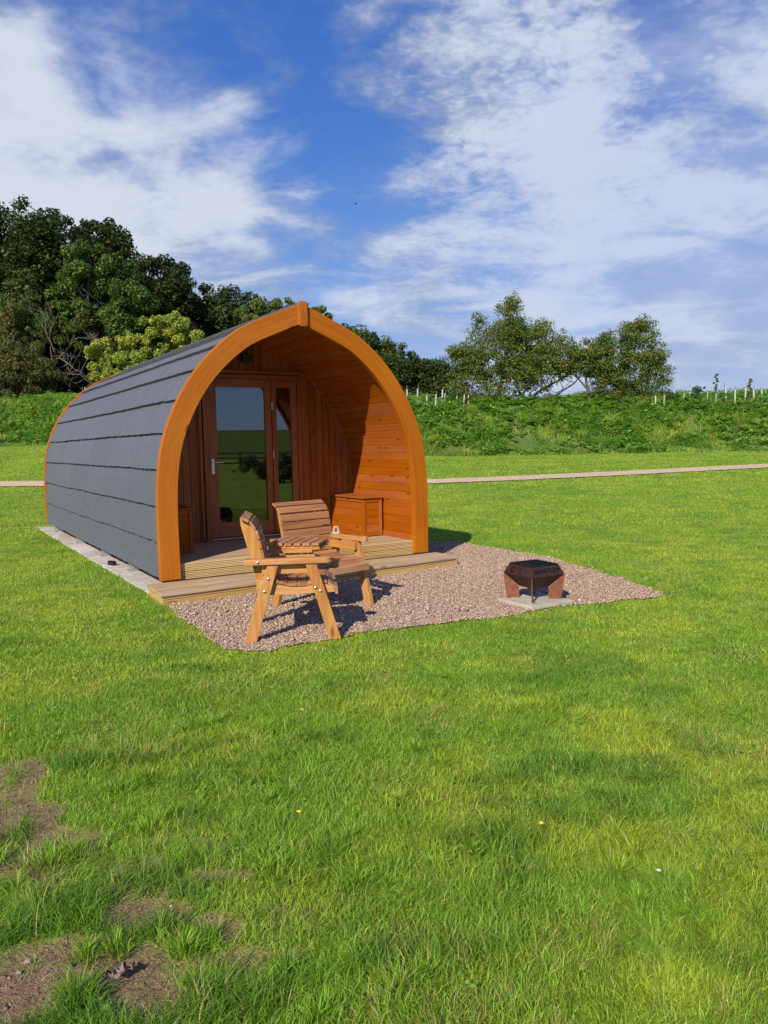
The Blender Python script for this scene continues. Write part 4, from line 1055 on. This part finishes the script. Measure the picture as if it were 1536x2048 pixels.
def clumps_of(blobs, per, rs, seed=0, fill=.35, spike=.12):
    """blobs (x,y,z,rx,ry,rz): clumps mostly near their skins, a few twigs sticking out"""
    r = np.random.default_rng(seed); out = []
    for (x, y, z, rx, ry, rz) in blobs:
        m = max(8, int(per*3.2*(rx*rz)))
        d = r.normal(0, 1, (m, 3)); d /= np.linalg.norm(d, axis=1)[:, None]
        q = np.where(r.random(m) < fill, r.random(m)**.5*.8, r.uniform(.8, 1.02, m)); sp = r.random(m) < spike; q = np.where(sp, r.uniform(1.02, 1.22, m), q)
        rad = rs*1.1*r.uniform(.6, 1.35, m); rad = np.where(sp, rad*.55, rad)
        out.append(np.stack([x+d[:, 0]*rx*q, y+d[:, 1]*ry*q, z+d[:, 2]*rz*q, rad], 1))
    return np.concatenate(out)

def limb(mb, a, b, r0, r1, wob=.15, n=6, seg=6):
    a = np.array(a, float); b = np.array(b, float); L = np.linalg.norm(b-a); o1 = rng.normal(0, wob*L*.35, 3); o2 = rng.normal(0, wob*L*.25, 3)
    pts = []
    for i in range(n+1):
        t = i/n; pts.append(a+(b-a)*t+o1*math.sin(math.pi*t)+o2*math.sin(2*math.pi*t))
    mb.tube(pts, [r0+(r1-r0)*i/n for i in range(n+1)], seg); return pts

def tree(name, label, cat, base, blobs, nleaf, size, cols, per=2.2, rs=.6, trunk_r=.25, limbs=8, bark='bark', group=None, multi=1, yel=.1, twigs=20, fill=.35, spike=.12, seed=1, twr=.03):
    e = empty(name, base, 0, label, cat, group); base = np.array(base, float); bl = [np.array(b, float) for b in blobs]
    rel = [(b[0]-base[0], b[1]-base[1], b[2]-base[2], b[3], b[4], b[5]) for b in bl]
    cl = clumps_of(rel, per, rs, seed, fill, spike)
    V, Q, _, C = leaves(cl, nleaf, size, cols, yel=yel)
    cr = mesh_np('crown', V, Q, None, {'col': C}, MAT['leaf']); cr.parent = e
    mb = MB(); cen = np.mean([r[:3] for r in rel], 0); lo = min(r[2]-r[5] for r in rel)
    for t in range(multi):
        b0 = np.array([rng.normal(0, .12*multi) if multi > 1 else 0, rng.normal(0, .1) if multi > 1 else 0, -.3])
        fork = np.array([cen[0]*.35+(rng.normal(0, .5) if multi > 1 else 0), cen[1]*.3, max(lo*.9, cen[2]*.35)])
        tr = limb(mb, b0, fork, trunk_r, trunk_r*.7, .08, 5, 8)
        for i in range(limbs//multi+1):
            tb = rel[int(rng.integers(0, len(rel)))]
            tgt = np.array(tb[:3])+rng.normal(0, .35, 3)*np.array(tb[3:6]); pts = limb(mb, tr[-1] if rng.random() < .6 else tr[-2], tgt, trunk_r*.5, trunk_r*.12, .22)
            for j in range(max(1, twigs//max(1, limbs))):
                k = int(rng.integers(2, len(pts))); c = cl[int(rng.integers(0, len(cl)))][:3]
                dd = c-pts[k]; L = np.linalg.norm(dd); c = pts[k]+dd*min(1., (max(r[3] for r in rel)*1.1)/L)
                limb(mb, pts[k], c, trunk_r*.14, twr*.5, .2, 4, 4)
    tk = mb.build('trunk', MAT[bark], e, smooth=True)
    return e
def blobs_px(lst, Y):
    out = []
    for px, py, rx, rz, *dy in lst:
        y = Y+(dy[0] if dy else 0); p = at(px, py, y); k = y/FPX; out.append((p[0], y, p[2], rx*k, max(rx, rz)*k*.8, rz*k))
    return out
def basept(px, Y):
    x = at(px, 800, Y)[0]; return (x, Y, float(terr(x, Y)))

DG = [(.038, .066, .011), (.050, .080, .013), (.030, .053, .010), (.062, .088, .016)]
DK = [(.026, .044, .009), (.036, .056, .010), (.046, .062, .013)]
AS = [(.075, .135, .020), (.095, .155, .024), (.06, .115, .02)]
HW = [(.105, .17, .023), (.145, .185, .028), (.075, .13, .018), (.14, .15, .028)]
YG = [(.28, .35, .05), (.34, .37, .06), (.22, .29, .045)]
OL = [(.10, .115, .028), (.135, .135, .036), (.075, .09, .022)]
GW = 'trees of the wood on the bank'
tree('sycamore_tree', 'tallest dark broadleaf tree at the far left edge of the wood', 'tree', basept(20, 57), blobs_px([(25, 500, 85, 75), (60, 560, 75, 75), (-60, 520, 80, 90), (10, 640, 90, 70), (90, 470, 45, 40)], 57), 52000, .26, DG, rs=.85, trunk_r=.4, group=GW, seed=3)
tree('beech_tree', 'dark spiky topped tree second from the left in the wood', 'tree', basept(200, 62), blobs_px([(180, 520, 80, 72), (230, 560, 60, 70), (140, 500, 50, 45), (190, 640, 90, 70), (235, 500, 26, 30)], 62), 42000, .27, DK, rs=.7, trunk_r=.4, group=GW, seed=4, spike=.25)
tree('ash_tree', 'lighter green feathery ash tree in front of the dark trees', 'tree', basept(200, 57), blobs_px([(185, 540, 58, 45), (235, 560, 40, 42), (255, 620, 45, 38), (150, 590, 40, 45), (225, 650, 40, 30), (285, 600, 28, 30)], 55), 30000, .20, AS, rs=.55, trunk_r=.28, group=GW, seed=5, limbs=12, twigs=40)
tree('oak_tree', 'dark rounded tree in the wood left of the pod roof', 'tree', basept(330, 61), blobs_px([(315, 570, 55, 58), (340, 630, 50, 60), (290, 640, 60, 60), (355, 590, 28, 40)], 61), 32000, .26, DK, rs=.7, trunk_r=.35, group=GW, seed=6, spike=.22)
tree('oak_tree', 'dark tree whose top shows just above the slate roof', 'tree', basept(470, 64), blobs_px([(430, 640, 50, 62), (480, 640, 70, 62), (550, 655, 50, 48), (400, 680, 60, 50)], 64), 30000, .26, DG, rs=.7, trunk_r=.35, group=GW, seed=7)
tree('hawthorn_tree', 'yellowish green tree peeping out behind the pod apex', 'tree', basept(560, 56), blobs_px([(515, 640, 42, 38), (560, 635, 40, 32), (610, 650, 42, 34), (640, 640, 22, 20)], 55), 16000, .17, HW, rs=.4, trunk_r=.2, group=GW, seed=8, spike=.3)
tree('elm_tree', 'dark wind shaped tree behind the right shoulder of the pod', 'tree', basept(740, 62), blobs_px([(710, 708, 60, 48), (765, 726, 60, 48), (700, 770, 60, 60), (800, 765, 60, 50), (740, 700, 40, 28)], 62), 42000, .22, DG+HW[:1], rs=.75, fill=.5, trunk_r=.3, group=GW, seed=9, yel=.15)
tree('elm_tree', 'low dark tree sloping down beside the right of the pod', 'tree', basept(830, 61), blobs_px([(812, 742, 50, 44), (862, 755, 40, 42), (800, 785, 60, 44), (900, 775, 26, 38), (860, 800, 60, 30), (840, 730, 26, 22)], 60), 36000, .20, DG, rs=.7, fill=.5, trunk_r=.28, group=GW, seed=10)
tree('field_maple_tree', 'small bright yellow green tree behind the slate roof', 'tree', basept(330, 49.5), blobs_px([(335, 672, 58, 42), (265, 705, 60, 34), (392, 690, 42, 34), (212, 700, 36, 22), (310, 735, 80, 40), (245, 745, 60, 32), (350, 640, 24, 14)], 49.5), 46000, .15, YG, rs=.33, per=5.5, fill=.5, trunk_r=.18, group=GW, seed=11, limbs=10, spike=.28)
tree('elder_shrub', 'olive brown bushy shrub at the left edge of the bank', 'shrub', basept(35, 50), blobs_px([(40, 715, 58, 50), (-10, 720, 60, 62), (80, 748, 40, 42), (20, 770, 80, 34)], 50), 42000, .13, OL, rs=.42, per=4.5, fill=.5, trunk_r=.12, group=GW, seed=12, limbs=10, spike=.3)
# bare branchy dead tree
def dead_tree():
    b = basept(95, 52.5); e = empty('dead_elm_tree', b, 0, 'pale bare branched dead tree in front of the dark wood', 'tree', GW); b = np.array(b); mb = MB()
    def grow(p, d, L, r, lev):
        pts = [p]; n = 4
        for i in range(n):
            d = d+rng.normal(0, .16, 3)+np.array([0, 0, .05]); d /= np.linalg.norm(d); pts.append(pts[-1]+d*L/n)
        mb.tube(pts, [r*(1-.5*i/n) for i in range(n+1)], 5)
        if lev:
            for k in range(3):
                q = pts[int(rng.integers(2, n+1))]; nd = d+rng.normal(0, .55, 3); nd /= np.linalg.norm(nd); grow(q, nd, L*rng.uniform(.55, .8), r*.55, lev-1)
    for tx, ty, tz, L in [(0, 0, 1, 3.2), (-.5, 0, 1, 3.0), (.6, -.1, .8, 3.0), (.9, -.2, .35, 2.4), (-.8, 0, .9, 3.0), (.3, -.3, 1, 3.4)]:
        d = np.array([tx, ty, tz], float); d /= np.linalg.norm(d); grow(np.array([tx*.4, 0, -.2]), d, L*1.1, .075, 3)
    mb.build('trunk', MAT['palebark'], e, smooth=True)
    cl = clumps_of([(r[0]-b[0], r[1]-b[1]+.5, r[2]-b[2], r[3], r[4], r[5]) for r in blobs_px([(60, 610, 70, 60), (130, 650, 55, 45), (20, 650, 60, 40)], 53)], 2.2, .45, 5)
    V, Q, _, C = leaves(cl, 14000, .15, AS+OL, yel=.1); c = mesh_np('crown', V, Q, None, {'col': C}, MAT['leaf']); c.parent = e
dead_tree()
# wood behind as one mass, shade under the canopy put into its near-black leaf colour
def woodland():
    r = np.random.default_rng(40); bl = []
    sky = [(-150, 470), (0, 470), (110, 500), (250, 520), (300, 570), (380, 620), (560, 640), (660, 690), (740, 715), (830, 750), (915, 800), (960, 815)]
    for px in np.arange(-260, 930, 26):
        top = np.interp(px, [s[0] for s in sky], [s[1] for s in sky])+14
        for py in np.arange(top+40, 830, 44): bl.append((px+r.uniform(-12, 12), py+r.uniform(-10, 10), 40, 38, r.uniform(-1.5, 2)))
    cl = clumps_of(blobs_px(bl, 67), 1.1, 1.0, 41, .5, .05)
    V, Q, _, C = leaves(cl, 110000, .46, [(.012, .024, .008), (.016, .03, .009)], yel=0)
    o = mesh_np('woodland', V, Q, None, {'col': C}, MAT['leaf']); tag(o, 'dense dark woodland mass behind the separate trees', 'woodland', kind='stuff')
woodland()

# two hawthorns on the crest
def hawthorn(label, base, crown, stems, seed, nleaf, trunkpt):
    e = empty('hawthorn_tree', base, 0, label, 'tree', 'hawthorns on the bank crest'); b = np.array(base)
    rel = [(r[0]-b[0], r[1]-b[1], r[2]-b[2], r[3], r[4], r[5]) for r in crown]
    cl = clumps_of(rel, 10.0, .38, seed, .38, .24); V, Q, _, C = leaves(cl, int(nleaf*2.15), .125, HW, yel=.16)
    c = mesh_np('crown', V, Q, None, {'col': C}, MAT['leaf']); c.parent = e
    mb = MB()
    for path, r0 in stems:
        pts = [np.array(at(px, py, b[1]+dy))-b for px, py, dy in path]
        fine = catmull(pts, 4) if len(pts) > 2 else np.array(pts); n = len(fine)
        mb.tube(list(fine), [r0*(1-.7*i/(n-1)) for i in range(n)], 7)
        for k in range(9):
            q = fine[int(rng.integers(n//3, n))]; c_ = cl[np.argsort(np.linalg.norm(cl[:, :3]-q, axis=1))[int(rng.integers(2, 40))]][:3]; limb(mb, q, c_, r0*.28, .012, .25, 4, 4)
    for k in range(46):      # fine twigs through the crown and past its skin
        c_ = cl[int(rng.integers(0, len(cl)))]; q = c_[:3]; o_ = (q-np.mean(cl[:, :3], 0)); o_ /= np.linalg.norm(o_)+1e-6; limb(mb, q-o_*.5, q+o_*(c_[3]+.25)+rng.normal(0, .12, 3), .018, .006, .15, 3, 4)
    mb.build('trunk', MAT['bark'], e, smooth=True)
YH = 48.0
hawthorn('larger hawthorn tree with an upright top left on the bank crest', basept(1010, YH),
         blobs_px([(935, 708, 42, 28), (985, 702, 66, 52), (1018, 638, 30, 42), (1000, 662, 42, 34), (1075, 692, 60, 42), (1048, 682, 46, 40), (1058, 720, 60, 36), (1100, 735, 50, 26), (1122, 715, 44, 32), (1060, 735, 76, 32), (958, 750, 50, 42), (972, 795, 50, 32), (925, 775, 30, 44), (1035, 765, 34, 22), (903, 712, 16, 10), (1090, 662, 22, 16), (1023, 602, 10, 17), (960, 640, 16, 14), (1110, 812, 60, 12), (1040, 812, 46, 16), (950, 815, 40, 18), (1080, 770, 26, 12)], YH),
         [([(985, 822, 0), (1000, 780, 0), (1010, 740, .3), (1020, 660, 0)], .16), ([(990, 820, .3), (975, 780, 0), (960, 730, .4), (940, 700, 0)], .10), ([(1050, 815, -.3), (1075, 785, 0), (1110, 765, .2), (1145, 745, 0)], .11),
          ([(1040, 815, .2), (1050, 780, -.3), (1080, 745, 0), (1100, 700, .4)], .10), ([(1095, 810, 0), (1120, 785, .2), (1150, 765, 0), (1165, 740, 0)], .09), ([(1060, 812, .4), (1035, 775, .4), (1040, 730, 0)], .08)], 51, 27000, None)
hawthorn('rounder hawthorn tree with a leaning trunk right on the bank crest', basept(1190, YH),
         blobs_px([(1185, 706, 44, 28), (1245, 702, 58, 46), (1272, 668, 36, 28), (1298, 715, 32, 42), (1250, 748, 64, 34), (1225, 780, 40, 30), (1322, 745, 16, 18), (1240, 808, 56, 26), (1190, 805, 30, 22), (1158, 722, 36, 26), (1205, 720, 46, 34), (1324, 775, 12, 20), (1282, 648, 16, 12), (1288, 775, 26, 22), (1200, 740, 34, 26)], YH),
         [([(1180, 822, 0), (1178, 785, 0), (1172, 755, .2), (1190, 715, 0)], .13), ([(1180, 800, .2), (1200, 770, 0), (1235, 735, .3), (1260, 690, 0)], .10), ([(1176, 780, 0), (1150, 750, .2), (1130, 735, 0)], .07), ([(1205, 818, .2), (1235, 790, 0), (1275, 760, 0), (1310, 735, .3)], .08)], 52, 21000, None)

# tree guards with stakes along the crest
def guard_proto():
    e = empty('tree_guard', (0, 0, 0)); mb = MB(); seg = 10
    for r in (.042,):
        vs = []; fs = []
        for z in (0, .25, .5, .75):
            for rr_ in (r, r-.006):
                for k in range(seg): vs.append((rr_*math.cos(2*math.pi*k/seg), rr_*math.sin(2*math.pi*k/seg), z))
        for i in range(3):
            for k in range(seg):
                a = i*2*seg; b = (i+1)*2*seg; k2 = (k+1) % seg; fs.append((a+k, a+k2, b+k2, b+k)); fs.append((a+seg+k2, a+seg+k, b+seg+k, b+seg+k2))
        a = 3*2*seg
        for k in range(seg): k2 = (k+1) % seg; fs.append((a+k, a+k2, a+seg+k2, a+seg+k))
        mb.add(vs, fs)
    t = mb.build('tube', MAT['guard'], e, smooth=True); mb = MB(); mb.b(.046, .068, -.011, .011, -.2, .95); s = mb.build('stake', MAT['stake'], e)
    return e, [t, s]
gsrc, gparts = guard_proto(); first = True
spots = [(1311, 812, 0), (1328, 815, 0), (1350, 798, 0), (1367, 806, 0), (1380, 800, 0), (1415, 803, 1), (1432, 808, 0), (1452, 800, 1), (1470, 806, 0), (1490, 802, 0), (1508, 804, 0), (1525, 800, 0),
         (835, 803, 2), (854, 811, 2), (871, 813, 2), (884, 803, 2), (889, 803, 2), (914, 808, 2), (927, 812, 2), (936, 810, 2), (815, 790, 2)]
ORD = ['first', 'second', 'third', 'fourth', 'fifth', 'sixth', 'seventh', 'eighth', 'ninth', 'tenth', 'eleventh', 'twelfth']
spots.sort(); cnt = {0: 0, 2: 0}
for px, py, kd in spots:
    od = ORD[cnt[2 if kd == 2 else 0]]; cnt[2 if kd == 2 else 0] += 1
    if kd == 2: lab, grp = od+' white tree guard right of the pod, left of the hawthorns', 'tree guards left of the hawthorns'
    else: lab, grp = od+' white tree guard with stake counting right from the rounder hawthorn', 'tree guards right of the hawthorns'
    Y = 46.6 if kd == 2 else 46.2
    # walk to where the line of sight meets the bank
    for k in range(60):
        p = at(px, py, 41+k*.12)
        if p[2] <= float(terr(p[0], p[1]))+.05: break
    if first: e = gsrc; first = False; ps = gparts
    else:
        e = gsrc.copy(); COL.objects.link(e)
        for c in gparts: d = c.copy(); COL.objects.link(d); d.parent = e
    e.location = (p[0], p[1], float(terr(p[0], p[1]))+.0); tag(e, lab, 'tree guard', grp); s_ = rng.uniform(.85, 1.25); e.scale = (s_, s_, s_*.95)
    e.rotation_euler = (rng.normal(0, .04), rng.normal(0, .05), rng.uniform(0, 6))

# ------------------------------------------------------------------ bank undergrowth: coarse grass, docks, nettles
def bank():
    n = 250000; x = rng.uniform(-32, 36, n); y = rng.uniform(39.5, 52, n); rel = y-yb(x); k = rel > -.15; x, y, rel = x[k], y[k], rel[k]
    bare = fbm(x, y, .55, 301, 4); k = ~(((bare > .60) | ((rel < .5) & (rel > 0) & (fbm(x, y, 1.3, 306, 3) > .48))) & (rng.random(len(x)) < .85)); x, y, rel = x[k], y[k], rel[k]; n = len(x)
    a = fbm(x, y, .5, 302, 4); h = .14+.30*sstep(.3, .7, a)*sstep(.0, 3.0, rel)+.10*rng.random(n)
    c1 = np.array([.17, .33, .035]); c2 = np.array([.28, .38, .045]); c3 = np.array([.09, .23, .03]); c4 = np.array([.38, .32, .16])
    t = fbm(x, y, .9, 303, 3)[:, None]; t = np.clip((t-.38)/.22, 0, 1); C = c1*(1-t)+c2*t; t2 = sstep(.5, .7, fbm(x, y, 1.7, 304, 3))[:, None]; C = C*(1-t2)+c3*t2
    C = np.where((rng.random(n) < .06)[:, None], c4, C)*rng.uniform(.7, 1.3, (n, 1))
    p1 = blades(x, y, terr(x, y), h*rng.uniform(.6, 1.3, n), rng.uniform(.02, .045, n), np.clip(rng.normal(.60, .22, n), .05, .97), 6.28*3*a+rng.normal(0, .8, n), C, 2)
    o = mesh_np('bank_grass', p1[0], p1[1], p1[2], {'col': p1[3]}, MAT['blade']); tag(o, 'long coarse grass and weeds covering the bank', 'grass', kind='stuff')
    # broad leaved plants in drifts
    m = 13000; cx_ = rng.uniform(-32, 36, m); cy_ = rng.uniform(40.2, 50, m); dr = fbm(cx_, cy_, .35, 305, 3); rl = cy_-yb(cx_)
    k = (rng.random(m) < .72*sstep(.40, .58, .55*dr+.45*fbm(cx_, cy_, 1.1, 315, 3)+.022*rl-.06)+.05) & (rl > .05); cx_, cy_ = cx_[k], cy_[k]; m = len(cx_); nl = 9
    idx = np.repeat(np.arange(m), nl); N = m*nl; an = rng.uniform(0, 6.28, N); el = rng.uniform(.1, .9, N); L = rng.uniform(.16, .36, N)*np.repeat(rng.uniform(.7, 1.25, m), nl)
    ph = np.repeat(rng.uniform(.15, .55, m), nl)*rng.uniform(.3, 1, N); bx = cx_[idx]+np.cos(an)*.08; by = cy_[idx]+np.sin(an)*.08; bz = terr(cx_[idx], cy_[idx])+ph
    d = np.stack([np.cos(an)*np.cos(el), np.sin(an)*np.cos(el), np.sin(el)*.7], 1); s = np.stack([-np.sin(an), np.cos(an), np.zeros(N)], 1)
    B_ = np.stack([bx, by, bz], 1); Lc = L[:, None]
    V = np.stack([B_, B_+d*Lc*.35+s*Lc*.24, B_+d*Lc*.45+np.array([0, 0, -.02]), B_+d*Lc*.35-s*Lc*.24, B_+d*Lc*.75+s*Lc*.2-np.array([0, 0, .03]), B_+d*Lc*.75-s*Lc*.2-np.array([0, 0, .03]), B_+d*Lc-np.array([0, 0, 1])*Lc*.22], 1)
    b = np.arange(N)[:, None]*7; Q = np.concatenate([b+np.array([0, 1, 2, 3])]); T = np.concatenate([b+np.array([1, 4, 2]), b+np.array([2, 4, 6]), b+np.array([2, 6, 5]), b+np.array([2, 5, 3])])
    pal = np.array([(.21, .43, .065), (.27, .50, .075), (.15, .34, .06), (.34, .50, .09)]); cc = pal[rng.integers(0, 4, m)][idx]*rng.uniform(.75, 1.25, (N, 1))
    o = mesh_np('bank_weeds', V.reshape(-1, 3), Q, T, {'col': np.repeat(cc, 7, 0)}, MAT['dock']); tag(o, 'broad leaved docks and nettles growing in drifts on the bank', 'weeds', kind='stuff')
    # tall thin stalks on the crest
    mb = MB()
bank()
def stalk(px, py, hgt, label):
    for k in range(70):
        p = at(px, py, 41+k*.12)
        if p[2] <= float(terr(p[0], p[1]))+.05: break
    e = empty('tall_weed', (p[0], p[1], float(terr(p[0], p[1]))), 0, label, 'weed'); mb = MB(); mb.tube([(0, 0, 0), (.03, 0, hgt*.5), (0, .02, hgt)], [.02, .015, .008], 5); mb.build('stem', MAT['stake'], e)
    cl = np.array([(rng.normal(0, .05), rng.normal(0, .05), hgt*t, .10) for t in np.linspace(.35, 1, 9)]); V, Q, _, C = leaves(cl, 260, .10, OL+HW); c = mesh_np('leaves', V, Q, None, {'col': C}, MAT['leaf']); c.parent = e
stalk(1432, 800, 1.6, 'tallest thin weed stalk standing on the right of the bank crest')
stalk(1499, 800, 1.3, 'thin brown weed stalk near the right edge of the bank crest')
tree('bramble_bush', 'low green bush on the bank crest right of the hawthorns', 'bush', basept(1400, 47), blobs_px([(1403, 792, 22, 16), (1385, 798, 14, 9)], 47), 3000, .13, [(.06, .12, .025), (.05, .10, .02)], per=8, rs=.2, trunk_r=.04, limbs=4, twigs=6, seed=77)
tree('bramble_bush', 'low dark shrub beside the trunk of the rounder hawthorn', 'bush', basept(1345, 47), blobs_px([(1345, 800, 16, 10), (1355, 806, 20, 8)], 47), 2400, .12, [(.06, .11, .025), (.05, .09, .02)], per=8, rs=.2, trunk_r=.03, limbs=3, twigs=6, seed=78)

# things out in the field to the right, seen mirrored in the door glass
def field_fence():
    e = empty('field_fence', (36.5, -12.6, 0), 0, 'low post and rail fence mirrored in the door glass', 'fence'); dv = np.array([.51, .865, 0]); mb = MB()
    for k in range(-7, 3):
        p = dv*k*2.4; q = 'post'; m2 = MB(); m2.box(p+np.array([0, 0, .6]), (.12, .12, 1.3), ax=dv); m2.build('post', MAT['stake'], e)
    for z in (.4, .75, 1.1):
        m2 = MB(); m2.bar(dv*-17+np.array([.09, -.05, z]), dv*5+np.array([.09, -.05, z]), .035, .1); m2.build('rail', MAT['stake'], e)
field_fence()
def low_bush(x, y, r, h, lab, sd):
    e = empty('low_bush', (x, y, 0), 0, lab, 'bush', 'low bushes mirrored in the door glass'); cl = clumps_of([(0, 0, h*.5, r, r, h*.55)], 10, .28, sd); V, Q, _, C = leaves(cl, 3500, .12, OL+HK, yel=.1); c = mesh_np('crown', V, Q, None, {'col': C}, MAT['leaf']); c.parent = e
    mb = MB()
    for k in range(6): limb(mb, (0, 0, 0), (rng.uniform(-r, r)*.7, rng.uniform(-r, r)*.7, h*.8), .03, .01, .2, 4, 4)
    mb.build('stems', MAT['bark'], e)
HK = [(.05, .06, .02), (.07, .06, .03)]
low_bush(17.5, -1.6, 1.5, .9, 'low brown green bush mirrored low in the door glass', 5)
low_bush(20.0, -4.5, 1.7, 1.0, 'wider low bush mirrored beside the handle in the door glass', 6)

# ------------------------------------------------------------------ small things on the lawn
def buttercup(px, py, label, h=.07):
    p = gpt(px, py, h); e = empty('buttercup', (p[0], p[1], 0), 0, label, 'flower', 'yellow buttercups in the lawn'); mb = MB(); mb.tube([(0, 0, 0), (.004, 0, h*.5), (0, 0, h)], .0012, 5); mb.build('stem', MAT['stem'], e)
    mb = MB()
    for k in range(5):
        a = k*2*math.pi/5; c = np.array([math.cos(a), math.sin(a), 0]); s = np.array([-c[1], c[0], 0]); z = np.array([0, 0, h])
        mb.add([z, z+c*.006+s*.005+(0, 0, .003), z+c*.012+(0, 0, .007), z+c*.006-s*.005+(0, 0, .003)], [(0, 1, 2, 3)])
    mb.lathe([(.001, h-.002), (.003, h), (.002, h+.003)], seg=8)
    mb.build('petals', MAT['yellow'], e)
def daisy(px, py, label):
    p = gpt(px, py, .05); e = empty('daisy', (p[0], p[1], 0), 0, label, 'flower'); mb = MB(); mb.tube([(0, 0, 0), (0, 0, .05)], .0012, 5); mb.build('stem', MAT['stem'], e)
    mb = MB()
    for k in range(11):
        a = k*2*math.pi/11; c = np.array([math.cos(a), math.sin(a), 0]); q = np.array([-c[1], c[0], 0]); z = np.array([0, 0, .05])
        mb.add([z, z+c*.006+q*.002+(0, 0, .001), z+c*.011+(0, 0, .002), z+c*.006-q*.002+(0, 0, .001)], [(0, 1, 2, 3)])
    mb.build('petals', MAT['white'], e); mb = MB(); mb.lathe([(.001, .049), (.003, .051), (.001, .053)], seg=8); mb.build('flower_centre', MAT['yellow'], e)
daisy(1317, 1741, 'single small white daisy in the lawn at the lower right')
buttercup(597, 1625, 'largest yellow buttercup in the left middle of the lawn')
buttercup(603, 1420, 'yellow buttercup in the lawn in front of the gravel corner')
buttercup(1082, 1648, 'small yellow buttercup in the lawn below the fire pit')
p = gpt(240, 1945, .02); e = empty('dry_leaf', (p[0], p[1], .022), .6, 'crumpled brown dry leaf on bare soil in the foreground', 'leaf')
mb = MB(); r2 = np.random.default_rng(5); n = 9; vs = []; fs = []
for i in range(n):
    for j in range(n):
        u, v = i/(n-1)-.5, j/(n-1)-.5; w = math.cos(u*3.0)*(.6+.4*math.sin(i*2.4)); vs.append((u*.085, v*.06*w+.01*math.sin(u*30), .012*math.sin(u*40)*math.cos(v*20)+.006*r2.random()))
for i in range(n-1):
    for j in range(n-1): fs.append((i*n+j, (i+1)*n+j, (i+1)*n+j+1, i*n+j+1))
mb.add(vs, fs); mb.build('blade', MAT['deadleaf'], e, smooth=True); mb = MB(); mb.tube([(-.03, -.01, 0), (-.06, -.03, .004), (-.075, -.05, .0)], .0016, 5); mb.build('stalk', MAT['deadleaf'], e)
def pebble(px, py, r, label):
    p = gpt(px, py, 0.01); mb = MB(); seg = 10; prof_ = [(r*.3, -r*.4), (r*.9, -r*.2), (r, .0), (r*.75, r*.35), (r*.2, r*.5)]; mb.lathe(prof_, seg=seg)
    rr_ = np.random.default_rng(int(px)); mb.v = [(v[0]*1.3+rr_.normal(0, r*.06), v[1]*.85+rr_.normal(0, r*.06), v[2]) for v in mb.v]
    o = mb.build('pebble', MAT['stone'], smooth=True); o.location = (p[0], p[1], .0); o.rotation_euler = (0, 0, px); tag(o, label, 'stone', 'pebbles on the bare soil')
pebble(57, 1916, .012, 'larger pale pebble on the bare soil at the lower left'); pebble(37, 1938, .008, 'small pebble on the bare soil at the lower left edge'); pebble(183, 1803, .008, 'small pebble in the middle bare soil patch'); pebble(105, 1845, .009, 'greyish pebble at the top of the lower soil patch')
# bird high in the sky
p = at(711, 408, 60.); e = empty('bird', p, .5, 'tiny dark bird flying in the blue gap of the sky', 'bird')
mb = MB(); mb.tube([(-.12, 0, 0), (-.05, 0, .01), (.05, 0, .01), (.12, 0, 0)], [.01, .03, .035, .012], 8); b_ = mb.build('body', MAT['black'], e, smooth=True)
for s_ in (-1, 1):
    mb = MB(); mb.add([(.05, 0, .01), (-.04, 0, .01), (-.05, s_*.16, .05), (-.06, s_*.28, .02), (.02, s_*.17, .055)], [(0, 1, 2, 4), (4, 2, 3)]); mb.build('wing', MAT['black'], e)
